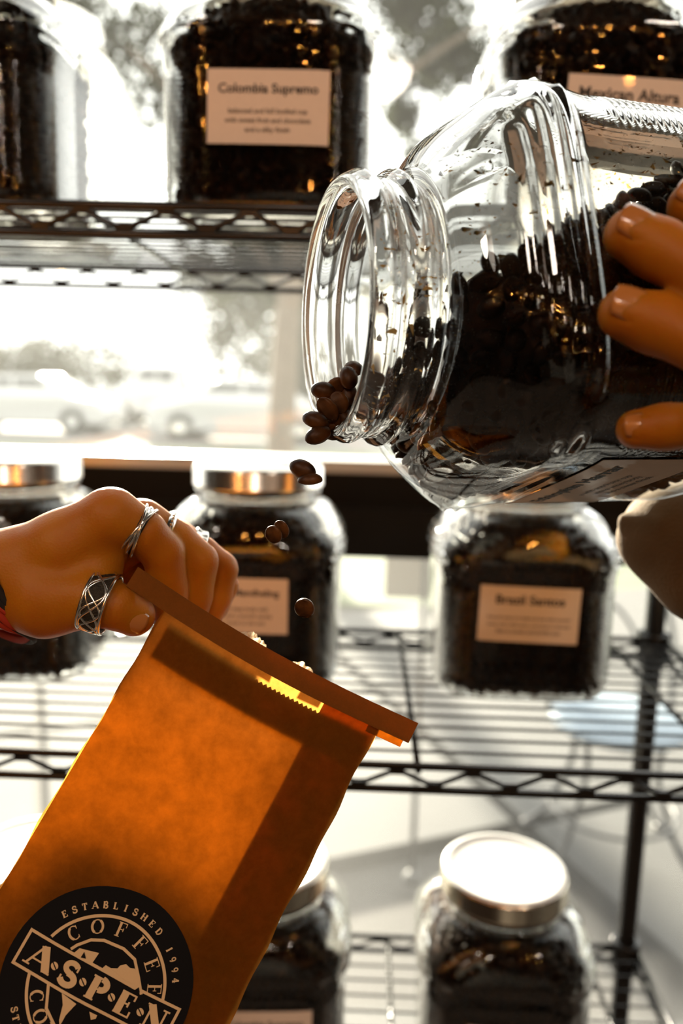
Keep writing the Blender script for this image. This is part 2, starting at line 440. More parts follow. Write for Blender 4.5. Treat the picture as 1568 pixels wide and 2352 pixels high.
# a big tree just across the pavement: its boughs hang over the whole top of the window
T = on_z(622, 1262, 0)
def rel(px, py, d, b): return tuple(at(px, py, d)-Vector(b))
b1 = (T.x, T.y+.6, -.02)
bl = []
r_ = random.Random(5)
for (px, py, d, r) in [(300,120,7.4,.42),(240,320,7.7,.36),(330,420,7.6,.30),(380,240,7.5,.32),(520,60,7.5,.5),(700,-60,7.6,.6),(880,20,7.5,.34),
                       (960,110,7.3,.36),(1060,60,7.5,.42),(1120,150,7.4,.3),(900,240,7.9,.26),(560,560,7.9,.34),(480,610,8.0,.28),(660,600,7.8,.36),
                       (760,560,7.9,.36),(450,500,7.8,.3),(880,470,7.9,.3),(150,60,7.6,.4),(1250,100,7.7,.4),(620,470,7.7,.4),(300,530,8.0,.22),(980,350,8.0,.26),(1090,330,7.8,.2)]:
    for _ in range(4):
        o = Vector((r_.gauss(0, r*.45), r_.gauss(0, r*.6), r_.gauss(0, r*.4)))
        bl.append((tuple(Vector(rel(px, py, d, b1))+o), r*.72))
tree('tall tree with spreading boughs whose trunk stands on the lawn behind the tilted jar', b1, .125, 4.2, .25, bl, 24000, .046, M_leafd, seed=3,
     branches=[[(.05,0,2.2), rel(560,520,7.4,b1), rel(380,200,7.3,b1), rel(200,40,7.3,b1)],
               [(.12,0,2.6), rel(760,330,7.3,b1), rel(960,150,7.2,b1), rel(1120,50,7.2,b1)],
               [(.2,0,3.2), rel(800,-40,7.4,b1), rel(900,-300,7.4,b1)]])
# trees across the road, their distance haze put into the leaf colour
def far_tree(label, px, d, rad, seed, h):
    g = on_z(px, 1300, 0); x = (at(px, 800, d)).x; y = (at(px, 800, d)).y
    base = (x, y, -.03); bl = []
    q = random.Random(seed)
    for _ in range(40):
        a = q.uniform(0, 6.28); rr = rad*math.sqrt(q.random())*.8
        bl.append(((rr*math.cos(a), rr*math.sin(a), h*.5+q.uniform(-.42, .40)*h), rad*.22*q.uniform(.7, 1.3)))
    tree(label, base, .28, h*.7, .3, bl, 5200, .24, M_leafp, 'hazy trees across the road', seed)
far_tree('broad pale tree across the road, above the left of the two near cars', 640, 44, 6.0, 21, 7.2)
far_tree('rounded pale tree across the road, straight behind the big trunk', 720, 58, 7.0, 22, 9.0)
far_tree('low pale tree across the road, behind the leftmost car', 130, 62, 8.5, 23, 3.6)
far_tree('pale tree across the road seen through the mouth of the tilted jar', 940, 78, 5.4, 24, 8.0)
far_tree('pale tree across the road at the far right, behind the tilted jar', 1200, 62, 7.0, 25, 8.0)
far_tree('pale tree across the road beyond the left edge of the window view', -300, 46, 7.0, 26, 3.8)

# cars parked beyond the lawn
M_carw = principled('white car paint', (.40, .40, .395), .25, coat=.5)
M_carg = principled('car window glass', (.05, .055, .055), .08)
M_tyre = principled('tyre rubber', (.03, .03, .03), .8)
M_hub = principled('alloy wheel', (.55, .55, .54), .3, .8)
def car(label, px, d, flip, prof, glass, L_=4.4, wd=1.75):
    p = at(px, 900, d); t = empty('car', (p.x, p.y, -.03)); tag(t, label, 'car', 'white cars parked beyond the lawn')
    n = len(prof); vs = []; fs = []
    for (x, z, k) in prof:
        vs += [(x*flip, -wd/2*k, z), (x*flip, wd/2*k, z)]
    for i in range(n):
        j = (i+1) % n; fs.append((2*i, 2*j, 2*j+1, 2*i+1))
    fs.append(tuple(2*i for i in range(n-1, -1, -1))); fs.append(tuple(2*i+1 for i in range(n)))
    b = link('car_body', mesh('car_body', vs, fs), M_carw, t)
    bv = b.modifiers.new('soft', 'BEVEL'); bv.width = .08; bv.segments = 2
    for gl in glass:
        mb = MB(); v = []
        for y in (-wd/2*.9, -wd/2*.86): v += [Vector((x*flip, y-.035, z)) for x, z in gl]
        k = len(gl); mb.add(v, [tuple(range(k)), tuple(range(2*k-1, k-1, -1))]+[(i, (i+1) % k, k+(i+1) % k, k+i) for i in range(k)])
        mb.build('car_window', M_carg, t)
    for x in (-L_*.31, L_*.31):
        for y in (-wd/2+.08, wd/2-.08):
            A = Matrix.Translation((x*flip, y, .33)) @ Matrix.Rotation(math.pi/2, 4, 'X')
            mb = MB(); mb.lathe([(.14, -.11), (.30, -.11), (.335, -.07), (.335, .07), (.30, .11), (.14, .11)], 20, A)
            wh = mb.build('wheel', M_tyre, t, True)
            mb = MB(); mb.lathe([(.0, -.10), (.19, -.10), (.19, .10), (.0, .10)], 16, A); mb.build('hubcap', M_hub, wh)
sedan = [(-2.2,.25,1),(-2.25,.7,1),(-2.1,.9,1),(-1.5,.98,1),(-.75,1.42,.82),(.55,1.45,.82),(1.25,.98,1),(2.05,.85,1),(2.2,.6,1),(2.18,.25,1)]
sg = [[(-1.3,1.0),(-.72,1.34),(-.15,1.37),(-.15,1.0)],[(-.05,1.0),(-.05,1.37),(.5,1.37),(1.05,1.0)]]
pick = [(-2.5,.35,1),(-2.55,1.0,1),(-.3,1.02,1),(-.25,1.78,.84),(.85,1.80,.84),(1.35,1.12,1),(2.4,1.05,1),(2.5,.7,1),(2.48,.35,1)]
pg = [[(-.15,1.12),(-.15,1.68),(.30,1.68),(.30,1.12)],[(.38,1.12),(.38,1.68),(.8,1.66),(1.12,1.12)]]
car('white saloon car parked furthest left beyond the lawn', 70, 20.5, 1, sedan, sg)
car('white pickup truck with dark cab window between the two saloons', 400, 25, -1, pick, pg)
car('white saloon car parked partly behind the brown tree trunk', 560, 19.5, -1, sedan, sg)

# a wire bistro chair standing out on the pavement
M_iron = principled('grey painted iron', (.10, .10, .10), .5)
M_seat = principled('blue grey seat', (.20, .26, .32), .6)
S = on_z(1420, 1650, .45)
ch = empty('bistro_chair', (S.x, S.y, 0)); tag(ch, 'blue-grey wire bistro chair on the pavement, seen under the middle shelf', 'chair')
mb = MB(); mb.lathe([(0, .428), (.19, .428), (.205, .438), (.205, .449), (.19, .458), (0, .462)], 32); mb.build('seat', M_seat, ch, True)
for a in (35, 145, 215, 325):
    c, s_ = math.cos(math.radians(a)), math.sin(math.radians(a))
    mb = MB(); q = smooth_pts([(.15*c, .15*s_, .435), (.13*c, .13*s_, .30), (.20*c, .20*s_, .10), (.27*c, .27*s_, .012)], 6)
    mb.tube(q, .009, 8); mb.lathe([(0, .0), (.02, .0), (.02, .012), (0, .014)], 12, Matrix.Translation((.27*c, .27*s_, 0)))
    mb.build('leg', M_iron, ch, True)
mb = MB(); mb.tube(smooth_pts([(.19*math.cos(k*.7854), .19*math.sin(k*.7854), .16) for k in range(8)], 5, True), .006, 8, True); mb.build('leg_ring', M_iron, ch, True)
mb = MB(); mb.tube(smooth_pts([(-.19, .08, .44), (-.20, .16, .70), (-.11, .20, .88), (0, .21, .93), (.11, .20, .88), (.20, .16, .70), (.19, .08, .44)], 6), .009, 8)
mb.tube(smooth_pts([(-.12, .17, .45), (-.10, .19, .65), (0, .2, .76), (.10, .19, .65), (.12, .17, .45)], 6), .007, 8); mb.build('backrest', M_iron, ch, True)
# the thin pole of a planter stake: upright with a small foot on the pavement
F = on_z(945, 2022, 0)
st = empty('pavement_stand', (F.x, F.y, 0)); tag(st, 'thin grey upright stand with a small round foot on the pavement', 'stand')
mb = MB(); mb.lathe([(0, 0), (.028, 0), (.026, .012), (.010, .03), (0, .03)], 20); mb.build('foot', M_iron, st, True)
mb = MB(); mb.tube([(0, 0, .02), (0, 0, .55), (0, 0, 1.02)], .0085, 8); mb.build('pole', M_iron, st, True)
mb = MB(); mb.box((-.11, -.004, .86), (.11, .004, 1.02)); mb.build('sign_plate', M_alu, st)

# ================================================================== WIRE SHELVING
D1, D2 = .550, .8696
XL, XR = -.90, .341
ZU, ZM, ZL = CAM.z+.1137, CAM.z-.2735, CAM.z-.6544
HR = .0212
sh = empty('wire_shelving', (XR-.01, D2, 0))
tag(sh, 'black wire shelving unit with three shelves of coffee jars by the window', 'shelving')
o0 = Vector((XR-.01, D2, 0))
def rod(mb, a, b, r, n=6): mb.tube([Vector(a)-o0, Vector(b)-o0], r, n)
def post(x, y):
    mb = MB(); mb.tube([Vector((x, y, .02))-o0, Vector((x, y, 1.0))-o0, Vector((x, y, 2.1))-o0], .0108, 14)
    p = mb.build('post', M_black, sh, True)
    for z in (ZL, ZM, ZU):
        mb = MB(); mb.lathe([(.0112, -.030), (.0155, -.030), (.0175, .004), (.0165, .006), (.0112, .006)], 16, Matrix.Translation(Vector((x, y, z))-o0))
        mb.build('collar', M_black, p, True)
    mb = MB(); mb.lathe([(0, 0), (.017, 0), (.017, .012), (.008, .022), (0, .022)], 14, Matrix.Translation(Vector((x, y, 0))-o0)); mb.build('foot', M_black, p, True)
for x in (XL, XR-.01):
    for y in (D1, D2): post(x, y)
for z in (ZU, ZM, ZL):
    mb = MB(); R_ = .0030
    for dz in (-R_, -HR):
        for (a, b) in (((XL, D1), (XR, D1)), ((XL, D2), (XR, D2)), ((XL, D1), (XL, D2)), ((XR, D1), (XR, D2))):
            rod(mb, (*a, z+dz), (*b, z+dz), R_, 8)
    s_ = mb.build('shelf', M_black, sh, True)
    for y in (D1, D2):
        n = int((XR-XL)/.0277); pts = []
        x0 = .0323 if y == D1 else .0367
        k0 = int((XL-x0)/.0277)+1
        for k in range(k0, k0+n):
            pts.append(Vector((x0+k*.0277, y, z-R_-.003 if k % 2 == 0 else z-HR+.003))-o0)
        mb = MB(); mb.tube(pts, .0021, 6)
        for p in pts: mb.box(p-Vector((.0055, .0022, .003)), p+Vector((.0055, .0022, .003)))
        mb.build('truss', M_black, s_)
    for x in (XL, XR):
        pts = [Vector((x, D1+.0277*k*.96, z-R_-.003 if k % 2 == 0 else z-HR+.003))-o0 for k in range(13)]
        mb = MB(); mb.tube(pts, .0021, 6); mb.build('truss', M_black, s_)
    for k in range(13):
        y = D1+.0225*(k+1)
        if y > D2-.01: break
        mb = MB(); rod(mb, (XL, y, z-.0022), (XR, y, z-.0022), .0013); mb.build('wire', M_black, s_, True)
    for x in (-.66, -.417, -.188, .048, .280):
        mb = MB(); rod(mb, (x, D1, z-.0065), (x, D2, z-.0065), .0026); mb.build('rib', M_black, s_, True)

# unseen bulb clusters added for orange glints, and ceiling lamps added as front fill
M_bulb = emit('glint bulb', (1.0, .36, .07), 300)
M_brass = principled('aged brass', (.45, .30, .12), .35, 1)
for cx_, cn in ((-.25, 'middle'), (-1.5, 'left'), (1.0, 'right')):
    cl = empty('glint_cluster', (cx_, -1.9, 3.3)); tag(cl, 'added brass cluster of small warm bulbs for glints, behind the viewer, %s of three' % cn, 'lamp')
    mb = MB(); mb.tube([(0, 0, 0), (0, 0, -.55)], .012, 8); mb.lathe([(0, -.53), (.05, -.54), (.06, -.60), (.02, -.66), (0, -.66)], 16); mb.build('stem', M_brass, cl, True)
    q = random.Random(4)
    for k in range(10):
        a = k*2.4; rr = .08+.24*q.random(); zz = -.45-.95*q.random()
        e = Vector((rr*math.cos(a), rr*math.sin(a), zz))
        mb = MB(); mb.tube(smooth_pts([(0, 0, -.58), (e.x*.5, e.y*.5, -.60), (e.x, e.y, e.z+.03)], 4), .004, 6); arm = mb.build('arm', M_brass, cl, True)
        mb = MB(); mb.lathe([(0, -.016), (.009, -.012), (.012, 0), (.008, .010), (.004, .020), (0, .022)], 8, Matrix.Translation(e)); mb.build('bulb', M_bulb, arm, True)
for i, (x, y) in enumerate(((-1.3, -1.3), (1.3, -1.3), (0, -2.8))):
    lp = empty('fill_lamp', (x, y, 3.3)); tag(lp, ('added warm fill lamp behind the viewer over the left', 'added warm fill lamp behind the viewer over the right', 'added warm fill lamp deepest in the room behind the bulb clusters')[i], 'lamp')
    mb = MB(); mb.lathe([(0, 0), (.22, 0), (.25, -.05), (.22, -.055), (0, -.055)], 28); mb.build('fill_housing', M_brass, lp, True)
    ld = bpy.data.lights.new('fill_light', 'AREA'); ld.shape = 'DISK'; ld.size = .42; ld.energy = FILL; ld.color = (1.0, .86, .72)
    lo = bpy.data.objects.new('fill_light', ld); COL.objects.link(lo); lo.parent = lp; lo.location = (0, 0, -.06)
    lo.rotation_euler = (math.radians(38), 0, math.atan2(x, -y+.3) if False else 0)
# ================================================================== JARS
JW_, JH = .150, .192          # body width, height to the lip
A_ = JW_/2
def sstep(a, b, x):
    t = np.clip((x-a)/(b-a), 0, 1); return t*t*(3-2*t)
def section(phi, a, n=6.0, ch=1.245):
    """rounded square with cut corners"""
    c, s = np.abs(np.cos(phi)), np.abs(np.sin(phi))
    r1 = a/(c**n+s**n)**(1/n)
    d = np.abs(((phi+math.pi/4) % (math.pi/2)) - math.pi/4)      # angle from nearest face centre
    r2 = a*ch/np.cos(math.pi/4-d)
    k = 12.0/a
    return -np.log(np.exp(-k*r1)+np.exp(-k*r2))/k
NECK_R = .0515
def outer_r(phi, z, detail=True, off=0.0):
    """radius of the jar wall; off > 0 gives the wall's inner side, parallel to the outer one"""
    z0, z1 = .1285, .165-off*.8
    nr = NECK_R-off
    sq = 1-sstep(z0, z1-.006, z)
    body = section(phi, A_)-off
    heel = np.clip((.016-z)/.016, 0, 1)
    body = body - .016*(1-np.sqrt(np.clip(1-heel**2, 0, 1))) + .0026*np.exp(-((z-.124)/.013)**2)
    t = np.clip((z-z0)/(z1-z0), 0, 1)
    fall = 1-np.sqrt(np.clip(1-t**2.0, 0, 1))
    rs = body*(1-fall) + nr*fall
    circ = nr + (A_*1.06-NECK_R)*(1-fall)
    r = rs*sq + (1-sq)*np.minimum(circ, np.maximum(rs, nr))
    r = np.where(z > z1, nr, r)
    if off == 0:
        for zc, am, wd in ((.1722, .0044, .0036), (.1862, .0032, .0044)):
            r = r + am*np.exp(-((z-zc)/wd)**2)
    if detail:
        d = np.abs(((phi+math.pi/4) % (math.pi/2)) - math.pi/4)
        w_ = A_*np.tan(d)                                            # distance across the face
        corner = sstep(.56, .64, d)
        r = r + .00055*np.sin(z*2*math.pi/.0034)*corner*sstep(.018, .024, z)*(1-sstep(.096, .102, z))
        onside = np.abs(np.cos(phi)) > .55                           # grip ribs on two opposite sides only
        for i, zc in enumerate((.1220, .1286, .1352, .1416)):
            half = (.064, .057, .050, .043)[i]
            r = r + onside*.0019*np.exp(-((z-zc)/.0022)**2)*(1-sstep(half-.004, half+.002, w_))
    return r
WALL = .0042
def inner_r(phi, z):
    return outer_r(phi, z, False, WALL)
def jar_mesh(name, nphi=176, detail=True):
    zs = np.concatenate([[0.0, .0006, .002, .004, .007, .011], np.arange(.016, .103, .00085), np.arange(.103, .1918, .0009)])
    ph = np.linspace(0, 2*math.pi, nphi, endpoint=False)
    def ring(z, r): return [(r[i]*math.cos(ph[i]), r[i]*math.sin(ph[i]), z) for i in range(nphi)]
    rings = []
    rings.append(ring(.003, np.full(nphi, .02)))
    rings.append(ring(.003, section(ph, A_)*.72))
    rings.append(ring(.0, section(ph, A_)*.78))
    for z in zs[1:]: rings.append(ring(z, outer_r(ph, np.full(nphi, z), detail)))
    rl = outer_r(ph, np.full(nphi, .1915), detail)
    rings.append(ring(.1928, rl-.0012)); rings.append(ring(.1928, np.full(nphi, NECK_R-.0020)))
    rings.append(ring(.1915, np.full(nphi, NECK_R-.0038)))
    zi = np.concatenate([np.linspace(.188, .1635, 8), .1285+(.1616-.1285)*np.sqrt(1-np.linspace(0, 1, 26)**2), np.linspace(.125, .020, 22), [.016, .013, .011, .0095, .0085]])
    for z in zi: rings.append(ring(z, inner_r(ph, np.full(nphi, z))))
    rings.append(ring(.0075, section(ph, A_)*.80)); rings.append(ring(.0075, np.full(nphi, .02)))
    V = [v for r_ in rings for v in r_]; F = []
    n = nphi
    for i in range(len(rings)-1):
        for k in range(n):
            l = (k+1) % n; F.append((i*n+k, i*n+l, (i+1)*n+l, (i+1)*n+k))
    F.append(tuple(range(n-1, -1, -1))); F.append(tuple((len(rings)-1)*n+k for k in range(n)))
    return mesh(name, V, F, True)
ME_JAR = jar_mesh('jar_glass'); ME_JAR.materials.append(M_glass)
ME_HERO = ME_JAR.copy(); ME_HERO.materials.clear(); ME_HERO.materials.append(M_wiped)
def thin_walls(me, facing):
    """the wall on the window side is even glass; lip, neck and near side stay solid refracting glass"""
    me.materials.append(M_thin); me.materials.append(M_clear)
    n_in = len(me.polygons)-2-176*63
    for p in me.polygons:
        c = p.center
        d = abs((math.atan2(c.y, c.x)-facing+math.pi) % (2*math.pi)-math.pi)
        if c.z < .166 and d > 1.45 and math.hypot(c.x, c.y) > .03: p.material_index = 2 if p.index >= n_in else 1
thin_walls(ME_JAR, -math.pi/2)
def haze_mesh():  # pale film put in to make the shelf-jar shoulders glow
    ph = np.linspace(0, 2*math.pi, 64, endpoint=False); zs = [.118, .124, .130, .136, .142, .148, .152, .156, .159, .1614]; V = []
    for z in zs:
        r = outer_r(ph, np.full(64, z), False, WALL+.0004); V += [(r[i]*math.cos(ph[i]), r[i]*math.sin(ph[i]), z) for i in range(64)]
    keep = lambda k: abs((2*math.pi*(k+.5)/64+math.pi/2+math.pi) % (2*math.pi)-math.pi) > .80
    me = mesh('dust_glow_film', V, [(i*64+k, i*64+(k+1) % 64, (i+1)*64+(k+1) % 64, (i+1)*64+k) for i in range(len(zs)-1) for k in range(64) if keep(k)], True)
    me.materials.append(M_dust_glow); return me
ME_HAZE = haze_mesh()

def bean_verts(nu=8, nv=6, L_=.0108, W_=.0082, H_=.0056):
    vs = []; fs = []
    for j in range(nv+1):
        th = math.pi*j/nv
        for i in range(nu):
            a = 2*math.pi*i/nu
            x = math.cos(th); y = math.sin(th)*math.cos(a); z = math.sin(th)*math.sin(a)
            zz = z*.5*H_*1.25 if z > 0 else z*.5*H_*.55
            if z < -.3 and abs(y) < .4: zz += .0011*math.sin(th)          # the seam along the flat face
            vs.append((x*L_/2, y*W_/2, zz))
    for j in range(nv):
        for i in range(nu):
            l = (i+1) % nu
            fs.append((j*nu+i, j*nu+l, (j+1)*nu+l, (j+1)*nu+i))
    return np.array(vs), fs
BV, BF = bean_verts(6, 5)
def beans_from(frames, scale=1.0, core=None, name='beans'):
    """frames: list of (pos, 3x3 axes) -> one mesh of many beans"""
    nb = len(BV); V = []; F = []
    for i, (p, R3) in enumerate(frames):
        V.append(BV*scale @ np.array(R3).T + np.array(p)); F += [tuple(k+i*nb for k in f) for f in BF]
    V = np.concatenate(V).tolist() if V else []
    if core: 
        b = len(V); V += core[0]; F += [tuple(k+b for k in f) for f in core[1]]
    me = mesh(name, V, F, True); return me
def rand_axes(nrm, q):
    n = Vector(nrm).normalized(); n = (n+Vector((q.gauss(0, .35), q.gauss(0, .35), q.gauss(0, .35)))).normalized()
    if q.random() < .5: n = -n
    t = n.orthogonal().normalized(); a = q.uniform(0, 6.28)
    x = Matrix.Rotation(a, 3, n) @ t; y = n.cross(x)
    return [[x[i], y[i], n[i]] for i in range(3)]
def heap_in(z):
    return max(0.0, z-.122)*.55           # the beans heap up towards the middle under the shoulder
def fill_mesh(top, seed):
    q = random.Random(seed); nphi = 40; frames = []
    ph = np.linspace(0, 2*math.pi, nphi, endpoint=False)
    zs = [.0095, .012, .02, .05, .09, .122, .132, .140, .147, .153, top-.004]
    zs = [z for z in zs if z < top-.003]+[top-.003]
    V = []; F = []
    for z in zs:
        r = inner_r(ph, np.full(nphi, z))-.0062-heap_in(z)
        V += [(r[i]*math.cos(ph[i]), r[i]*math.sin(ph[i]), z) for i in range(nphi)]
    for i in range(len(zs)-1):
        for k in range(nphi):
            l = (k+1) % nphi; F.append((i*nphi+k, i*nphi+l, (i+1)*nphi+l, (i+1)*nphi+k))
    F.append(tuple(range(nphi-1, -1, -1))); F.append(tuple((len(zs)-1)*nphi+k for k in range(nphi)))
    z = .013
    while z < top:
        nn = int(2*math.pi*float(np.mean(inner_r(ph, np.full(nphi, z))))/.0092)
        off = q.random()
        for k in range(nn):
            a = 2*math.pi*(k+off+q.uniform(-.25, .25))/nn; zz = z+q.uniform(-.002, .002)
            r = float(inner_r(np.array([a]), np.array([zz]))[0])-.0047-q.random()*.0012-heap_in(zz)
            frames.append(((r*math.cos(a), r*math.sin(a), zz), rand_axes((math.cos(a), math.sin(a), 0), q)))
        z += .0072
    rt = float(np.mean(inner_r(ph, np.full(nphi, top))))-.006-heap_in(top)
    for _ in range(130):
        a = q.uniform(0, 6.28); r = rt*math.sqrt(q.random())
        frames.append(((r*math.cos(a), r*math.sin(a), top-q.random()*.003), rand_axes((0, 0, 1), q)))
    me = beans_from(frames, 1.0, (V, F), 'coffee_beans'); me.materials.append(M_bean); return me
FILL_A, FILL_B = fill_mesh(.161, 1), fill_mesh(.157, 2)

def lid_parts(kind):
    mb = MB()
    mb.lathe([(.0555, .1760), (.0575, .1758), (.0582, .1772), (.0574, .1786), (.0574, .1930), (.0562, .1952), (.0540, .1960)], 56)
    skirt = mesh('lid_skirt', mb.v, mb.f, True)
    mb = MB(); mb.lathe([(.0562, .1953), (.0545, .1967), (.0510, .1970), (.0485, .1956), (.0400, .1952), (0, .1952)], 56)
    top = mesh('lid_top', mb.v, mb.f, True)
    skirt.materials.append(M_silver if kind == 'silver' else M_tin); top.materials.append(M_white if kind == 'white' else M_silver)
    return top, skirt
LIDW = lid_parts('white'); LIDS = lid_parts('silver')

def text_mesh(body, size, bold=0.0, align='CENTER', space=1.0):
    cu = bpy.data.curves.new('t', 'FONT'); cu.body = body; cu.size = size; cu.align_x = align; cu.offset = bold
    cu.resolution_u = 3; cu.space_line = space
    o = bpy.data.objects.new('t', cu); COL.objects.link(o)
    dg = bpy.context.evaluated_depsgraph_get(); dg.update()
    me = bpy.data.meshes.new_from_object(o.evaluated_get(dg))
    bpy.data.objects.remove(o); bpy.data.curves.remove(cu)
    return me
LW, LH = .0805, .0485
def face_y(x, z):
    """depth of the front face of the jar at a place across it"""
    ph = -math.pi/2 + math.atan2(x, A_)
    r = float(outer_r(np.array([ph]), np.array([z]), False)[0])
    return -r*math.cos(math.atan2(x, A_))
def label_on(parent, lines, zc, xoff=0.0, tilt=0.0):
    nx, nz = 16, 4; V = []; F = []
    ct, st_ = math.cos(tilt), math.sin(tilt)
    def put(u, v, d):
        x = xoff+u*ct-v*st_; z = zc+u*st_+v*ct
        return (x, face_y(x, min(max(z, .02), .112))-d, z)
    for d in (.0005, .0003):
        for i in range(nx+1):
            for j in range(nz+1): V.append(put(-LW/2+LW*i/nx, -LH/2+LH*j/nz, d))
    k = (nx+1)*(nz+1)
    for i in range(nx):
        for j in range(nz):
            a = i*(nz+1)+j; b = a+nz+1
            F.append((a, b, b+1, a+1)); F.append((k+a, k+a+1, k+b+1, k+b))
    lab = link('label', mesh('label', V, F), M_paper, parent)
    for (s, size, vv, bold, mat) in lines:
        me = text_mesh(s, size, bold)
        wd = max(v.co.x for v in me.vertices)-min(v.co.x for v in me.vertices)
        if wd > LW*.82: me.transform(Matrix.Diagonal((LW*.82/wd, LW*.82/wd, 1, 1)))
        for v in me.vertices: v.co = put(v.co.x, v.co.y+vv, .0007)
        me.materials.append(mat); link('lettering', me, None, lab)
    return lab
def coffee(title, *body):
    L_ = [(title, .0108, .0090, .00028, M_ink)]
    for i, s in enumerate(body): L_.append((s, .0046, -.0042-i*.0061, .00008, M_inkg))
    return L_
JARS = []
def jar(label, loc, rot=0.0, lid=None, lines=None, zc=.062, xo=0, tilt=0, beans=None, beanlabel=None, glass=None):
    j = empty('coffee_jar', loc); j.rotation_euler = (0, 0, rot); j.scale = (1.05, 1.05, 1); tag(j, label, 'jar', 'coffee jars on the wire shelves')
    link('jar_glass', glass or ME_JAR, None, j); link('dust_glow_film', ME_HAZE, None, j)
    if lid:
        for me, nm in zip(lid, ('lid_top', 'lid_skirt')):
            o = link(nm, me, None, j)
    if lines: label_on(j, lines, zc, xo, tilt)
    if beans:
        b = link('coffee_beans', beans, None, None, loc); b.scale = (1.05, 1.05, 1); b.rotation_euler = (0, 0, rot+random.choice((0, 1, 2, 3))*math.pi/2)
        tag(b, beanlabel, 'coffee beans', 'beans filling the shelf jars', 'stuff')
    return j
# front-row depth on each shelf
def jx(px, y, z):
    p = on_y(px, 1176, y)
    # find the x whose projection at height z has this picture column
    x = p.x
    for _ in range(20):
        P = Vector((x, y, z))-CAM; c = 784+FPX*(P@CR)/(P@CF); x += (px-c)*(P@CF)/FPX
    return x
YT, YM, YB = .668, .738, .712
e = .0004
jar('top-shelf jar cut by the left edge of the picture, clear empty jar behind it', (jx(-45, YT, ZU+.08), YT, ZU+e), 0.02, LIDS,
    coffee('House Blend', 'smooth and balanced cup', 'with a mild sweet body', 'and a clean finish'), .068, -.026, 0, FILL_A, 'beans in the top-shelf jar cut by the left picture edge')
jar('empty clear glass jar behind the leftmost jar of the top shelf', (jx(104, YT+.168, ZU+.08), YT+.168, ZU+e), -.10).scale = (1.1, 1.1, 1.16)
jar('top-shelf jar labelled Colombia Supremo, beside the empty clear jar', (jx(637, YT, ZU+.08), YT, ZU+e), -.03, LIDS,
    coffee('Colombia Supremo', 'balanced and full bodied cup', 'with sweet fruit and chocolate', 'and a silky finish'), .071, .004, -.01, FILL_B, 'beans in the top-shelf jar labelled Colombia Supremo')
jar('top-shelf jar labelled Mexican Altura, behind the tilted jar', (jx(1342, YT, ZU+.08), YT, ZU+e), .04, LIDS,
    coffee('Mexican Altura', 'light and bright cup', 'with a nutty body', 'and a mild finish'), .070, .005, -.03, FILL_A, 'beans in the top-shelf jar labelled Mexican Altura')
jar('middle-shelf jar with silver lid cut by the left picture edge, behind the ringed hand', (jx(42, YM, ZM+.1), YM, ZM+e), .05, LIDS,
    coffee('Sumatra', 'full and earthy cup', 'with a heavy body', 'and low acid'), .078, -.016, .03, FILL_B, 'beans in the middle-shelf jar behind the ringed hand')
jar('middle-shelf jar labelled Sumatra Mandheling with silver lid, behind the fingers', (jx(592, YM, ZM+.1), YM, ZM+e), 0.0, LIDS,
    coffee('Sumatra Mandheling', 'a rich and deep body with', 'low acid and a smooth earthy', 'taste, sweet to the end'), .082, -.006, 0, FILL_A, 'beans in the jar labelled Sumatra Mandheling')
jar('middle-shelf jar labelled Brazil Santos, under the tilted jar', (jx(1186, YM, ZM+.1), YM, ZM+e), .0, LIDS,
    coffee('Brazil Santos', 'Smooth body, it is balanced and well rounded', 'sweet with a little spice, good alone or blended', 'that is sweet and bright too'), .082, -.003, -.02, FILL_B, 'beans in the jar labelled Brazil Santos')
jar('bottom-shelf jar with white lid at the left edge, behind the paper bag', (jx(70, YB, ZL+.21), YB, ZL+e), .0, LIDW,
    None, .07, 0, 0, FILL_A, 'beans in the bottom-shelf jar at the left picture edge')
jar('bottom-shelf jar with white lid half hidden by the paper bag', (jx(612, YB, ZL+.21), YB, ZL+e), .06, LIDW,
    coffee('Colombia Supremo', 'balanced and full bodied', 'with sweet fruit notes', 'and a silky finish'), .072, .004, 0, FILL_B, 'beans in the bottom-shelf jar half hidden by the bag')
jar('bottom-shelf jar with white lid labelled Guatemala Antigua', (jx(1160, YB, ZL+.21), YB, ZL+e), -.03, LIDW,
    coffee('Guatemala Antigua', 'a spicy and bright cup', 'with a medium body', 'and cocoa finish'), .066, .004, -.01, FILL_A, 'beans in the jar labelled Guatemala Antigua')

# ================================================================== THE TILTED JAR
MOUTH = at(765, 712, .330)
ax = -(CR*.958+CU*.02+CF*.284); ax.normalize()          # from base to mouth
n0 = -CF; n0 = (n0-ax*n0.dot(ax)).normalized()           # straight towards the viewer
side = ax.cross(n0)
if side.z < 0: side = -side                               # roughly up
RHO = math.radians(11)
front = n0*math.cos(RHO)+side*math.sin(RHO)              # the face that looks at us tips upward
Zl = ax; Xl = front if True else -front; Yl = Zl.cross(Xl)
HM = Matrix.Identity(4)
for i in range(3):
    HM[i][0], HM[i][1], HM[i][2] = Xl[i], Yl[i], Zl[i]
org = MOUTH-Zl*JH
for i in range(3): HM[i][3] = org[i]
hero = empty('coffee_jar'); hero.matrix_world = HM
tag(hero, 'large clear glass jar held sideways with its open mouth pouring coffee beans', 'jar')
hero_glass = link('jar_glass', ME_HERO, None, hero)
if Yl.z < 0:                                               # the labelled side (-y) must look down
    FLIP = Matrix.Rotation(math.pi, 4, 'Z'); HM = HM @ FLIP; hero.matrix_world = HM
HI = HM.inverted()
def hl(p): return HI @ Vector(p)
AF = math.atan2((HI.to_3x3() @ front).y, (HI.to_3x3() @ front).x)     # polar angle of the side that looks at us
thin_walls(ME_HERO, AF)
lab = label_on(hero, coffee('Ethiopian Harrar', 'a wild and fruity cup', 'with a winey body', 'and a sweet finish'), .078)
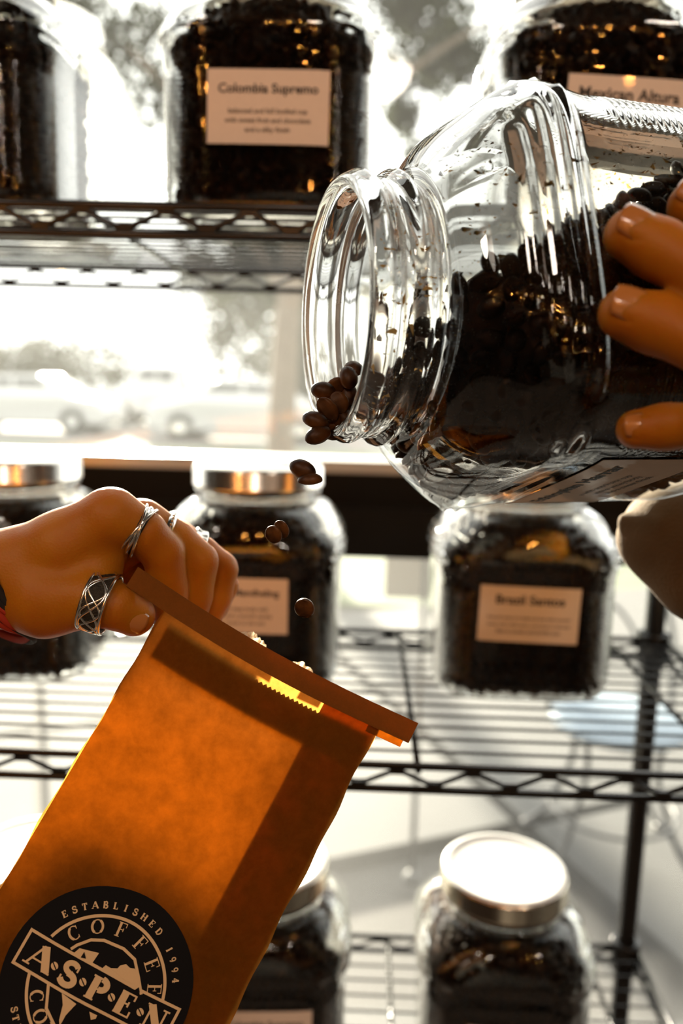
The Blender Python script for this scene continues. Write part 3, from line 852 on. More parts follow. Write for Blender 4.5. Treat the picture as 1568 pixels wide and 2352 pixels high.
# heap of beans inside: the inner volume cut by a sloping surface
SL = math.radians(29)
P0 = at(1215, 572, .275); NSURF = Vector((-math.sin(SL), 0, math.cos(SL)))
def below(pw, lift=0.0):
    q = pw-P0; h = q.dot(NSURF)
    steep = max(0.0, -(q.x)-.022)                        # the slope steepens toward the neck
    return -h-steep*.62+lift
_ph = np.linspace(0, 2*math.pi, 72, endpoint=False)
_zs = [.012, .03, .05, .07, .085, .095, .104, .112, .118, .124, .130, .136, .142, .148, .152, .156, .159, .1614, .165, .170, .176, .182]
DOWN = math.atan2(-1, 0)
def filmed(k, z):
    a = 2*math.pi*(k+.5)/72
    wrap = lambda t: abs((t+math.pi) % (2*math.pi)-math.pi)
    return (wrap(a-AF) > 1.15 and wrap(a-DOWN) > .95) or (z > .123 and below(HM @ Vector((.062*math.cos(a), .062*math.sin(a), z)), .006) < 0)
_V = []
for z in _zs:
    r = outer_r(_ph, np.full(72, z), False, WALL+.0004)
    _V += [(r[i]*math.cos(_ph[i]), r[i]*math.sin(_ph[i]), z) for i in range(72)]
_df = link('dust_glow_film', mesh('dust_glow_film', _V, [(i*72+k, i*72+(k+1) % 72, (i+1)*72+(k+1) % 72, (i+1)*72+k) for i in range(len(_zs)-1) for k in range(72) if filmed(k, _zs[i])], True), M_dust_glow, hero)
bm = bmesh.new(); nphi = 56; ph = np.linspace(0, 2*math.pi, nphi, endpoint=False)
zs = [.0095, .012, .02, .04, .06, .08, .10, .12, .131, .139, .146, .152, .157, .161, .166, .172, .179]
rg = []
for z in zs:
    r = inner_r(ph, np.full(nphi, z))-.0064
    rg.append([bm.verts.new((r[i]*math.cos(ph[i]), r[i]*math.sin(ph[i]), z)) for i in range(nphi)])
for i in range(len(zs)-1):
    for k in range(nphi): bm.faces.new((rg[i][k], rg[i][(k+1) % nphi], rg[i+1][(k+1) % nphi], rg[i+1][k]))
bm.faces.new(rg[0][::-1]); bm.faces.new(rg[-1])
def cut(co, no):
    g = bm.verts[:]+bm.edges[:]+bm.faces[:]
    r = bmesh.ops.bisect_plane(bm, geom=g, plane_co=co, plane_no=no, clear_outer=True)
    ed = [x for x in r['geom_cut'] if isinstance(x, bmesh.types.BMEdge)]
    if ed: bmesh.ops.contextual_create(bm, geom=ed)
N3 = HI.to_3x3()
cut(hl(P0-NSURF*.004), N3 @ NSURF)
P1 = P0+Vector((-.022, 0, -.022*math.tan(SL)))
N1 = Vector((-math.sin(SL+.46), 0, math.cos(SL+.46)))
cut(hl(P1-N1*.004), N3 @ N1)
core = bpy.data.meshes.new('bean_core'); bm.to_mesh(core); bm.free()
cv = [tuple(v.co) for v in core.vertices]; cf = [tuple(p.vertices) for p in core.polygons]
bpy.data.meshes.remove(core)
# beans: single ones against the wall that faces the viewer, the rest as one heap
BH, BHF = bean_verts(12, 9, .0096, .0074, .0052)
ME_B = [mesh('coffee_bean', BH*np.array(s), BHF, True) for s in ((1, 1, 1), (1.08, .96, 1), (.92, 1.04, 1.05))]
for me in ME_B: me.materials.append(M_bean)
singles, heap = [], []
q = random.Random(8)
z = .016; row = 0
while z < .182:
    circ = 2*math.pi*float(np.mean(inner_r(ph, np.full(nphi, z))))
    nn = int(circ/.0087)
    for k in range(nn):
        a = 2*math.pi*(k+.5*(row % 2)+q.uniform(-.16, .16))/nn; zz = z+q.uniform(-.0012, .0012)
        r = float(inner_r(np.array([a]), np.array([zz]))[0])-.0044
        p = Vector((r*math.cos(a), r*math.sin(a), zz)); pw = HM @ p
        if below(pw, .002) < 0: continue
        nrm = (math.cos(a), math.sin(a), 0)
        nw = HM.to_3x3() @ Vector(nrm)
        view = (CAM-pw).normalized()
        c = 784+FPX*((pw-CAM)@CR)/((pw-CAM)@CF)
        (singles if (nw.dot(view) > .12 and c < 1590) else heap).append((p, nrm, pw))
    z += .0068; row += 1
for _ in range(900):       # the loose sloping surface
    p = Vector((q.uniform(-.072, .072), q.uniform(-.072, .072), q.uniform(.012, .176)))
    a = math.atan2(p.y, p.x)
    if math.hypot(p.x, p.y) > float(inner_r(np.array([a]), np.array([p.z]))[0])-.006: continue
    pw = HM @ p
    if abs(below(pw)) < .0028: heap.append((p, N3 @ NSURF, pw))
singles.sort(key=lambda t: (t[2]-CAM).length)
heap += singles[280:]; singles = singles[:280]
me = beans_from([(tuple(p), rand_axes(n, q)) for p, n, _ in heap], 1.0, (cv, cf), 'coffee_beans'); me.materials.append(M_bean)
hb = link('coffee_beans', me); hb.matrix_world = HM
tag(hb, 'mass of dark coffee beans lying inside the tilted jar', 'coffee beans', None, 'stuff')
def bean(pw, R3, label, group, s=1.0):
    o = bpy.data.objects.new('coffee_bean', random.choice(ME_B)); COL.objects.link(o)
    M4 = Matrix(R3).to_4x4(); M4.translation = pw; o.matrix_world = M4 @ Matrix.Diagonal((s, s, s, 1))
    tag(o, label, 'bean', group); return o
H3 = HM.to_3x3()
for p, n, pw in singles:
    R3 = H3 @ Matrix(rand_axes(n, q))
    bean(pw, R3, 'dark roasted coffee bean pressed against the near glass wall of the tilted jar', 'beans against the glass of the tilted jar')
def fbean(px, py, d, ang, label, group=None, face=0.0, s=1.0):
    x = CR*math.cos(ang)-CU*math.sin(ang); n = (-CF*math.cos(face)+CU*math.sin(face)).normalized()
    x = (x-n*x.dot(n)).normalized(); y = n.cross(x)
    bean(at(px, py, d), [[x[i], y[i], n[i]] for i in range(3)], label, group, s)
G = 'beans spilling over the lip of the jar'
SP_ = ('topmost', 'second', 'third', 'fourth', 'fifth', 'sixth', 'seventh', 'eighth', 'ninth', 'tenth', 'eleventh', 'twelfth', 'thirteenth', 'fourteenth', 'lowest')
for i_, (px, py, d, a, fc) in enumerate(sorted([(742,898,.336,.2,.4),(772,890,.340,-.9,2.6),(800,868,.338,1.4,.3),(752,940,.330,.9,2.9),(778,925,.334,1.2,3.0),(800,905,.342,1.5,.4),(724,966,.328,.5,.6),
                           (760,965,.334,1.3,2.8),(785,955,.338,1.0,.5),(730,1000,.326,-.5,.4),(764,990,.336,.3,2.7),(812,925,.346,.2,.5),(805,950,.346,1.2,.3),(812,850,.344,1.2,.9),(790,985,.346,.2,.2)], key=lambda t: t[1])):
    fbean(px, py, d, a, 'bean spilling from the tilted jar, %s from the top of its pile' % SP_[i_], G, fc, 1.1)
fbean(695, 1078, .326, .5, 'upper bean of the pair falling just below the lip of the jar', None, .3, 1.12)
fbean(712, 1104, .324, -.6, 'lower bean of the pair falling just below the lip of the jar', None, 1.2, 1.0)
fbean(628, 1228, .330, 1.2, 'falling bean in front of the dark beans of the middle jar, left of two', None, 2.8, .9)
fbean(646, 1216, .332, 1.2, 'falling bean in front of the dark beans of the middle jar, right of two', None, 2.8, .85)
fbean(699, 1398, .332, 1.4, 'falling bean at the right border of the Sumatra Mandheling label', None, 2.6, 1.1)
# flakes of chaff stuck to the inside of the glass
M_chaff = leafy('coffee chaff', (.42, .20, .06), (.80, .42, .12)); M_speck = leafy('pale dust specks', (.80, .72, .58), (.95, .90, .80))
V = []; F = []; V2 = []; F2 = []
for _ in range(1500):
    a = AF+q.uniform(-1.6, 1.6); zz = q.uniform(.03, .188) if q.random() < .8 else q.uniform(.02, .18)
    r = float(inner_r(np.array([a]), np.array([zz]))[0])-.0002
    p = Vector((r*math.cos(a), r*math.sin(a), zz))
    s = abs(q.gauss(0, .00065))+.00020
    t1 = Vector((-math.sin(a), math.cos(a), 0)); t2 = Vector((0, 0, 1)); th = q.uniform(0, 6.28)
    u_ = t1*math.cos(th)+t2*math.sin(th); v_ = -t1*math.sin(th)+t2*math.cos(th); nn = Vector((math.cos(a), math.sin(a), 0))
    k = len(V); V += [tuple(p+u_*s*q.uniform(1, 2.2)), tuple(p+v_*s*q.uniform(.4, .9)-nn*s*.4), tuple(p-u_*s*q.uniform(.8, 1.6)), tuple(p-v_*s*q.uniform(.4, .9)-nn*s*.3)]
    F.append((k, k+1, k+2, k+3))
cf_ = link('chaff_flakes', mesh('chaff_flakes', V, F), M_chaff, hero); cf_['kind'] = 'stuff'
V = []; F = []
for _ in range(7000):
    a = AF+q.uniform(-1.7, 1.7); zz = .02+.165*q.random()**.8
    r = float(inner_r(np.array([a]), np.array([zz]))[0])-.0003
    p = Vector((r*math.cos(a), r*math.sin(a), zz)); s = .00012+.00036*q.random()**2.2
    t1 = Vector((-math.sin(a), math.cos(a), 0)); k = len(V); th = q.uniform(0, 6.28)
    V += [tuple(p+(t1*math.cos(th+c*2.09)+Vector((0, 0, 1))*math.sin(th+c*2.09))*s) for c in range(3)]; F.append((k, k+1, k+2))
ds = link('dust_specks', mesh('dust_specks', V, F), M_speck, hero); ds['kind'] = 'stuff'
# ================================================================== PAPER BAG
M_kraft = kraft_mat('brown kraft paper', (.21, .072, .008), (.62, .27, .045))
M_band = kraft_mat('brown tin tie paper', (.26, .090, .018), (.22, .07, .01), .35)
M_kraft_lit = leafy('sunlit kraft edge', (.62, .50, .36), (.75, .62, .45))  # kraft edge with its sunlit white put into the colour
M_logo = principled('black print', (.008, .008, .009), .8, **{'Specular IOR Level': .1})
M_logot = principled('tan print', (.74, .54, .30), .8)
TL = at(318, 1303, .347); TR = at(958, 1660, .351)
BU = (TR-TL).normalized()
ctop = at(584, 1604, .347); cbot = at(366, 2000, .330)
BVv = (cbot-ctop); BVv = (BVv-BU*BVv.dot(BU)).normalized()       # down the bag
BN = BU.cross(BVv)
if BN.dot(-CF) < 0: BN = -BN                                       # towards the viewer
bl_ = lambda px, py: None
def on_bag(px, py, off=0.0):
    """where a line of sight meets the plane of the front panel, in bag axes (across, down)"""
    r = ray(px, py); t = (TL+BN*off-CAM).dot(BN)/r.dot(BN); p = CAM+r*t-TL
    return p.dot(BU), p.dot(BVv)
uL, vL = on_bag(300, 1533); uL2, _ = on_bag(60, 1937); uR, vR = on_bag(868, 1675); uR2, v2 = on_bag(608, 2190)
BW0, BW1 = (uL+uL2)/2, (uR+uR2)/2
BH_ = .235
def bag_pt(u, v, n):
    return TL+BU*u+BVv*v+BN*n
def bulge(u, v):
    s = (u-BW0)/(BW1-BW0); s = min(max(s, 0), 1)
    t = v/BH_
    b = .0045*math.sin(math.pi*s)*(.35+.65*math.sin(math.pi*min(max(t, 0), 1)))
    b += .0006*math.sin(u*160+v*45)*math.sin(math.pi*s)*math.sin(v*60+.6)
    return b
def sag(u):
    """the tin tie bows down a little between the ends"""
    s = u/ (TR-TL).length
    return .0034*math.sin(math.pi*min(max(s, 0), 1))
def edge(v, side):
    """slightly crumpled side edges"""
    return .00045*math.sin(v*210+side)+.00035*math.sin(v*95+2*side)
BAG0 = bag_pt((BW0+BW1)/2, BH_, -.015)
bag = empty('paper_bag', BAG0); tag(bag, 'open brown paper coffee bag with round black logo held by the ringed hand', 'bag')
def bmesh_obj(name, V, F, mat, parent=bag, smooth=True):
    V = [Vector(v)-BAG0 for v in V]
    return link(name, mesh(name, V, F, smooth), mat, parent)
def sheet(name, fn, nu, nv, mat, parent=bag):
    V = [fn(i/nu, j/nv) for i in range(nu+1) for j in range(nv+1)]
    F = [(i*(nv+1)+j, (i+1)*(nv+1)+j, (i+1)*(nv+1)+j+1, i*(nv+1)+j+1) for i in range(nu) for j in range(nv)]
    return bmesh_obj(name, V, F, mat, parent)
TB = .0095                                           # height of the tin tie band
def vtop(u): return sag(u)+.0030
def front_fn(a, b):
    u = BW0+(BW1-BW0)*a; v0 = vtop(u); v = v0+(BH_-v0)*b
    u += edge(v, 1 if a < .5 else 4)*(1 if a in (0.0, 1.0) else 0)
    return bag_pt(u, v, bulge(u, v))
sheet('front_panel', front_fn, 36, 60, M_kraft)
THL, THR = .034, .013                                # depth of the bag at the left and right side
def thick(a): return THL+(THR-THL)*a
JAG = .0122
def back_fn(a, b):
    u = BW0+(BW1-BW0)*a; v0 = vtop(u)+JAG-.003 + .0013*abs(((a*74) % 1)*2-1)
    v = v0+(BH_-v0)*b
    return bag_pt(u, v, -thick(a)*min(1, .75+.5*b)-.0015*math.sin(3.1416*a)*math.sin(v*80))
sheet('back_panel', back_fn, 148, 14, M_kraft)
# the right gusset is folded flat between the panels, the left one stands open
GW = .0262
def gus(k):
    def fn(a, b):
        v = vtop(BW1)+.005+(BH_-.006-vtop(BW1))*b
        u = BW1-.0006-GW*(a if k == 0 else a)
        n0_ = -.0016 if k == 0 else -THR+.0012
        n1_ = -.0030 if k == 0 else -.0042
        return bag_pt(u, v, bulge(u, v)-(.0007 if k == 0 else .0007+.0011*(1-a)))
    return fn
sheet('gusset', gus(0), 6, 24, M_kraft); sheet('gusset', gus(1), 6, 24, M_kraft)
def left_fn(a, b):
    v = vtop(BW0)+.004+(BH_-.005-vtop(BW0))*b
    return bag_pt(BW0+.0004+.004*math.sin(math.pi*a), v, -THL*a*.97)
sheet('left_side', left_fn, 8, 24, M_kraft)
sheet('bottom_panel', lambda a, b: bag_pt(BW0+(BW1-BW0)*a, BH_, -thick(a)*b), 10, 4, M_kraft)
# beans already poured lie in the lower half of the bag
fr = []; q_ = random.Random(31)
for _ in range(2600):
    u = q_.uniform(BW0+.012, BW1-.012); v = q_.uniform(.096, BH_-.006)
    if v < .096+.030*abs((u-BW0)/(BW1-BW0)-.45)+.006*q_.random(): continue
    a = (u-BW0)/(BW1-BW0); dp = thick(a)*min(1, .75+.5*v/BH_)
    n = -q_.uniform(.0040, max(.0075, dp-.006))
    fr.append((tuple(bag_pt(u, v, n)-BAG0), rand_axes((0, 0, 1), q_)))
bb = link('coffee_beans', beans_from(fr, 1.0, None, 'coffee_beans'), M_bean, None, BAG0)
tag(bb, 'dark coffee beans already poured into the paper bag', 'coffee beans', None, 'stuff')
# the tin tie: a doubled band along the top with a thin strip showing under it
def band(name, v0, v1, u0, u1, n0_, th, mat, nu=44, rag=0.0):
    V = []; F = []
    for i in range(nu+1):
        u = u0+(u1-u0)*i/nu; s = sag(u)
        va = v0+rag*(i % 2)
        for (v, n) in ((va, n0_+th), (v1, n0_+th), (v1, n0_), (va, n0_)):
            V.append(bag_pt(u, s+v, bulge(min(max(u, BW0), BW1), s+v)+n))
    for i in range(nu):
        for k in range(4):
            F.append((4*i+k, 4*i+(k+1) % 4, 4*i+4+(k+1) % 4, 4*i+4+k))
    F.append((3, 2, 1, 0)); F.append((4*nu, 4*nu+1, 4*nu+2, 4*nu+3))
    return bmesh_obj(name, V, F, mat, bag, False)
UE = (TR-TL).length
tt = band('tin_tie', 0, TB, 0, UE, .0010, .0012, M_band)
band('tin_tie_lining', TB-.002, TB+.0030, BW1-.005, UE-.0022, .0004, .0003, M_kraft)
band('inner_strip', JAG+.0008, JAG+.0165, on_bag(388, 1440)[0], on_bag(842, 1700)[0], -.0012, .0004, M_band, 90, .0011)
for u0_, u1_, hh in ((.052, .066, .0042), (.079, .090, .0030)):
    q_ = random.Random(int(u0_*1e4)); n_ = 14; V = []; F = []
    for i in range(n_+1):
        u = u0_+(u1_-u0_)*i/n_; s_ = sag(u); top_ = hh*math.sin(math.pi*i/n_)**.6*(.45+.55*q_.random())
        for k_, v_ in enumerate((.004, 0, -top_*.5, -top_)): V.append(bag_pt(u, s_+v_, -THL*.45+.0016*q_.uniform(-1, 1)*k_))
    for i in range(n_):
        for k_ in range(3): F.append((4*i+k_, 4*i+k_+1, 4*i+5+k_, 4*i+4+k_))
    bmesh_obj('crumpled_edge', V, F, M_kraft_lit, bag, False)
# round black logo, printed on the front panel
LCu, LCv = on_bag(225, 2258)
e1 = on_bag(447, 2258); e2 = on_bag(3, 2258)
LR = (math.hypot(e1[0]-LCu, e1[1]-LCv)+math.hypot(e2[0]-LCu, e2[1]-LCv))/2
def lp(x, y, off):
    """logo units (radius 1, y up) -> on the bag"""
    u = LCu+x*LR; v = LCv-y*LR
    return bag_pt(u, v, bulge(u, v)+off)
V = [lp(0, 0, .0003)]; F = []
NR, NA = 12, 72
for r in range(1, NR+1):
    for k in range(NA):
        a = 2*math.pi*k/NA; V.append(lp(r/NR*math.cos(a), r/NR*math.sin(a), .0003))
for k in range(NA):
    F.append((0, 1+k, 1+(k+1) % NA))
    for r in range(NR-1):
        b = 1+r*NA; F.append((b+k, b+NA+k, b+NA+(k+1) % NA, b+(k+1) % NA))
logo = bmesh_obj('logo_sticker', V, F, M_logo)
PT = [[], []]
def poly(pts, mat_i=0, off=.00055):
    """flat polygon on the logo, fan filled around its centroid via a triangulating bmesh"""
    k = len(PT[0]); PT[0] += [lp(x, y, off) for x, y in pts]; PT[1].append(tuple(range(k, k+len(pts))))
def flush(name, mat=None):
    V, F = PT
    V = [Vector(v)-BAG0 for v in V]
    me = mesh(name, V, F)
    bm = bmesh.new(); bm.from_mesh(me); bmesh.ops.triangulate(bm, faces=bm.faces[:], ngon_method='EAR_CLIP'); bm.to_mesh(me); bm.free()
    o = link(name, me, mat or M_logot, logo); PT[0], PT[1] = [], []; return o
def ring_arc(r0, r1, a0, a1, n=48):
    for i in range(n):
        p, q_ = a0+(a1-a0)*i/n, a0+(a1-a0)*(i+1)/n
        poly([(r*math.sin(t), r*math.cos(t)) for r, t in ((r0, p), (r1, p), (r1, q_), (r0, q_))])
R_ = math.radians
# thin ring, open where the banner crosses it
ring_arc(.690, .722, R_(-72), R_(76)); ring_arc(.690, .722, R_(104), R_(256)); flush('ring_line')
BX, BY = .903, .192
t_ = .030
for x0, y0, x1, y1 in ((-BX, BY-t_, BX, BY), (-BX, -BY, BX, -BY+t_), (-BX, -BY, -BX+t_, BY), (BX-t_, -BY, BX, BY)):
    n = 12
    for i in range(n):
        if x1-x0 > y1-y0: a, b = x0+(x1-x0)*i/n, x0+(x1-x0)*(i+1)/n; poly([(a, y0), (b, y0), (b, y1), (a, y1)])
        else: a, b = y0+(y1-y0)*i/n, y0+(y1-y0)*(i+1)/n; poly([(x0, a), (x1, a), (x1, b), (x0, b)])
flush('banner_frame')
# serif letters as strokes: each glyph lists (polyline, width) in a 0..1 box plus serif bars
def arc(cx, cy_, rx, ry, a0, a1, n=14):
    return [(cx+rx*math.cos(R_(a0+(a1-a0)*i/n)), cy_+ry*math.sin(R_(a0+(a1-a0)*i/n))) for i in range(n+1)]
def glyph(ch, W, w):
    """W thick stroke width, w thin stroke width; returns quads-polylines [(points, width)], advance"""
    H = w
    S = lambda x, y, k=.17: ([(x-k, y), (x+k, y)], w*1.0)
    h = w/2
    g = {
     'A': ([([(.08, h), (.46, 1)], w*1.1), ([(.46, 1), (.86, h)], W), ([(.2, .33), (.7, .33)], w), S(.08, h, .14), S(.86, h, .16)], .94),
     'S': ([(arc(.36, .745, .25, .21, 35, 265), W*.75), (arc(.38, .275, .29, .23, 90, -155), W*.85), ([(.35, .53), (.40, .50)], W), ([(.62, .68), (.62, .95)], w), ([(.08, .05), (.08, .34)], w)], .74),
     'P': ([([(.2, 0), (.2, 1)], W), (arc(.42, .73, .25, .225, 90, -90), W*.85), ([(.2, 1-h), (.44, 1-h)], w), ([(.2, .505), (.44, .505)], w), S(.2, h, .2), S(.12, 1-h, .12)], .76),
     'E': ([([(.2, 0), (.2, 1)], W), ([(.04, 1-h), (.68, 1-h)], w), ([(.04, h), (.72, h)], w), ([(.2, .52), (.5, .52)], w), ([(.66, .74), (.66, 1)], w), ([(.70, 0), (.70, .28)], w), ([(.5, .40), (.5, .64)], w)], .80),
     'N': ([([(.17, 0), (.17, 1)], w*1.1), ([(.78, 0), (.78, 1)], w*1.1), ([(.14, .98), (.78, .02)], W), S(.17, h, .14), S(.10, 1-h, .12), S(.78, 1-h, .14)], .95),
     'C': ([(arc(.45, .5, .36, .46, 48, 312, 22), w*1.3), (arc(.45, .5, .345, .45, 120, 240), W), ([(.70, .70), (.70, .95)], w), ([(.70, .05), (.70, .28)], w*.8)], .82),
     'O': ([(arc(.46, .5, .38, .46, 0, 360, 28), w*1.3), (arc(.46, .5, .37, .45, 125, 235), W), (arc(.46, .5, .37, .45, -55, 55), W)], .92),
     'F': ([([(.2, 0), (.2, 1)], W), ([(.04, 1-h), (.66, 1-h)], w), ([(.2, .52), (.5, .52)], w), ([(.64, .72), (.64, 1)], w), ([(.5, .40), (.5, .64)], w), S(.2, h, .18)], .72),
     'M': ([([(.15, 0), (.15, 1)], w*1.2), ([(.15, 1), (.52, .02)], W), ([(.52, .02), (.90, 1)], w*1.1), ([(.90, 0), (.90, 1)], W), S(.15, h, .13), S(.90, h, .17), S(.08, 1-h, .1), S(.97, 1-h, .1)], 1.05),
     'Y': ([([(.08, 1), (.46, .46)], W), ([(.84, 1), (.46, .46)], w), ([(.46, 0), (.46, .5)], W), S(.46, h, .17), S(.1, 1-h, .14), S(.82, 1-h, .14)], .92),
     'T': ([([(.38, 0), (.38, 1)], W), ([(.04, 1-h), (.72, 1-h)], w), ([(.05, .70), (.05, 1)], w), ([(.71, .70), (.71, 1)], w), S(.38, h, .18)], .76),
     'B': ([([(.2, 0), (.2, 1)], W), (arc(.40, .755, .22, .21, 90, -90), W*.8), (arc(.42, .265, .27, .23, 90, -90), W*.85), ([(.06, 1-h), (.42, 1-h)], w), ([(.2, .52), (.42, .52)], w), ([(.06, h), (.44, h)], w)], .78),
     'L': ([([(.2, 0), (.2, 1)], W), S(.2, 1-h, .18), ([(.04, h), (.68, h)], w), ([(.66, 0), (.66, .30)], w)], .74),
     'I': ([([(.2, 0), (.2, 1)], W), S(.2, 1-h, .18), S(.2, h, .18)], .42),
     'H': ([([(.17, 0), (.17, 1)], W), ([(.73, 0), (.73, 1)], W), ([(.17, .52), (.73, .52)], w), S(.17, 1-h, .16), S(.17, h, .16), S(.73, 1-h, .16), S(.73, h, .16)], .92),
     'D': ([([(.2, 0), (.2, 1)], W), (arc(.38, .5, .36, .46, 90, -90, 18), W*.8), ([(.05, 1-h), (.4, 1-h)], w), ([(.05, h), (.4, h)], w)], .82),
     '1': ([([(.22, 0), (.22, 1)], W), ([(.06, .80), (.22, .97)], w), S(.22, h, .17)], .46),
     '9': ([(arc(.32, .68, .22, .27, 0, 360, 20), W*.7), (arc(.22, .60, .33, .58, 15, -68), W*.7)], .66),
     '4': ([([(.46, 0), (.46, 1)], W), ([(.46, 1), (.05, .32)], w*1.2), ([(.05, .30), (.68, .30)], w*1.1), S(.46, h, .17)], .72),
    }
    return g[ch]
def place(ch, fn, size, W, w):
    st_, adv = glyph(ch, W, w)
    for pts, wd in st_:
        for i in range(len(pts)-1):
            (x0, y0), (x1, y1) = pts[i], pts[i+1]
            L_ = math.hypot(x1-x0, y1-y0) or 1
            nx, ny = -(y1-y0)/L_*wd/2, (x1-x0)/L_*wd/2
            ex, ey = ((x1-x0)/L_*wd*.12, (y1-y0)/L_*wd*.12) if len(pts) > 4 else (0, 0)
            poly([fn((x-adv/2)*size, (y-.5)*size) for x, y in ((x0-ex-nx, y0-ey-ny), (x1+ex-nx, y1+ey-ny), (x1+ex+nx, y1+ey+ny), (x0-ex+nx, y0-ey+ny))])
def on_arc(rad, ang, inward=False):
    a = R_(ang)
    def f(x, y):
        if inward: x, y = -x, -y
        # tangent direction (cos,-sin), radial (sin,cos)
        return (rad*math.sin(a)+x*math.cos(a)+y*math.sin(a), rad*math.cos(a)-x*math.sin(a)+y*math.cos(a))
    return f
for i, ch in enumerate('COFFEE'): place(ch, on_arc(.600, -54+24*i), .148, .17, .055)
flush('lettering')
for i, ch in enumerate('COMPANY'): place(ch, on_arc(.600, 236-18.7*i, True), .148, .17, .055)
flush('lettering')
k = 0
for i, ch in enumerate('ESTABLISHED 1994'):
    if ch != ' ': place(ch, on_arc(.815, -55+7.65*i), .070, .25, .10)
flush('lettering')
for i, ch in enumerate('STI'): place(ch, on_arc(.835, 229-5.6*i, True), .070, .25, .10)
flush('lettering')
for ch, x, s in (('A', -.66, 1.25), ('S', -.315, 1.1), ('P', .02, 1.1), ('E', .355, 1.1), ('N', .70, 1.15)):
    place(ch, lambda a, b, x=x, s=s: (x+a*s, b-.005), .235, .30, .075)
flush('lettering')
for x in (-.49, -.15, .19, .53):
    for k_ in (0, 1):                                     # two halves of a small bean
        ang = R_(-35)
        pts = [(.040*math.cos(R_(t+180*k_)), .030*math.sin(R_(t+180*k_))+(.006 if k_ == 0 else -.006)) for t in range(0, 181, 20)]
        poly([(x+a*math.cos(ang)-b*math.sin(ang), a*math.sin(ang)+b*math.cos(ang)-.01) for a, b in pts])
flush('bean_dot')
# the mountain emblem inside the ring (points measured on the print, turned into logo axes)
def cr(pts):
    a = R_(30); out = []
    for (x, y) in pts:
        x, y = (x-570)/558, -(y-773)/558
        out.append((x*math.cos(a)-y*math.sin(a), x*math.sin(a)+y*math.cos(a)))
    return out
def line(pts, wd):
    q_ = cr(pts)
    for i in range(len(q_)-1):
        (x0, y0), (x1, y1) = q_[i], q_[i+1]; L_ = math.hypot(x1-x0, y1-y0); nx, ny = -(y1-y0)/L_*wd/2, (x1-x0)/L_*wd/2
        ex, ey = (x1-x0)/L_*wd*.25, (y1-y0)/L_*wd*.25
        poly([(x0-ex-nx, y0-ey-ny), (x1+ex-nx, y1+ey-ny), (x1+ex+nx, y1+ey+ny), (x0-ex+nx, y0-ey+ny)])
line([(424, 552), (455, 534), (535, 510), (608, 518), (722, 572), (788, 634), (812, 735), (828, 825)], .030)
line([(300, 730), (294, 862), (345, 960), (400, 1060), (520, 1150), (640, 1130)], .030)
poly(cr([(440, 575), (470, 552), (582, 586), (546, 636)]))
poly(cr([(590, 680), (622, 654), (652, 672), (690, 676), (704, 662), (738, 656), (762, 678), (790, 684), (812, 740), (832, 826)]))
poly(cr([(378, 786), (462, 850), (405, 905), (372, 962), (368, 930), (386, 850)]))
poly(cr([(536, 898), (580, 922), (572, 940), (545, 944)])); flush('mountain_emblem')
PT[0], PT[1] = [], []
poly(cr([(478, 602), (498, 572), (508, 610)]), 0, .0008); poly(cr([(790, 800), (814, 786), (820, 816)]), 0, .0008); flush('mountain_shade', M_logo)

# ================================================================== HANDS
def sdf_mesh(name, caps, vox=.0011, k=.0042, pad=.006, carve=(), smooth_it=2):
    """one continuous skin around tapered capsules (a, b, ra, rb), blended smoothly"""
    P = np.array([list(c[0]) for c in caps]+[list(c[1]) for c in caps]); Rm = max(max(c[2], c[3]) for c in caps)
    lo = P.min(0)-Rm-pad; hi = P.max(0)+Rm+pad
    n = np.ceil((hi-lo)/vox).astype(int)+1
    D = np.full(n, .02, np.float32)
    for c in caps:
        a, b, ra, rb = np.array(c[0]), np.array(c[1]), c[2], c[3]
        kk = c[4] if len(c) > 4 else k
        l_ = np.minimum(a-ra, b-rb)-.016; h_ = np.maximum(a+ra, b+rb)+.016
        i0 = np.maximum(((l_-lo)/vox).astype(int), 0); i1 = np.minimum(((h_-lo)/vox).astype(int)+2, n)
        g = np.meshgrid(*[lo[d]+vox*np.arange(i0[d], i1[d]) for d in range(3)], indexing='ij')
        p = np.stack(g, -1).astype(np.float32)
        ab = b-a; t = np.clip(((p-a)@ab)/max(ab@ab, 1e-12), 0, 1)
        d = np.linalg.norm(p-a-t[..., None]*ab, axis=-1)-(ra+(rb-ra)*t)
        sl = tuple(slice(i0[d_], i1[d_]) for d_ in range(3))
        o = D[sl]; h = np.clip(.5+.5*(o-d)/kk, 0, 1)
        D[sl] = o*(1-h)+d*h-kk*h*(1-h)
    for (c, r, dep) in carve:
        c = np.array(c); i0 = np.maximum(((c-r*2-lo)/vox).astype(int), 0); i1 = np.minimum(((c+r*2-lo)/vox).astype(int)+2, n)
        g = np.meshgrid(*[lo[d]+vox*np.arange(i0[d], i1[d]) for d in range(3)], indexing='ij')
        q_ = np.sqrt(sum((g[d]-c[d])**2 for d in range(3)))
        sl = tuple(slice(i0[d_], i1[d_]) for d_ in range(3)); D[sl] += (dep*np.exp(-(q_/r)**2*2)).astype(np.float32)
    gr = openvdb.FloatGrid(.02); gr.copyFromArray(D)
    pts, tri, quad = gr.convertToPolygons(isovalue=0.0, adaptivity=0.0)
    V = pts*vox+lo
    F = [tuple(int(i) for i in f) for f in tri]+[tuple(int(i) for i in f) for f in quad]
    me = bpy.data.meshes.new(name); me.from_pydata(V.tolist(), [], F); me.update()
    bm = bmesh.new(); bm.from_mesh(me)
    for _ in range(smooth_it): bmesh.ops.smooth_vert(bm, verts=bm.verts, factor=.5, use_axis_x=True, use_axis_y=True, use_axis_z=True)
    bmesh.ops.recalc_face_normals(bm, faces=bm.faces); bm.to_mesh(me); bm.free(); me.shade_smooth()
    return me
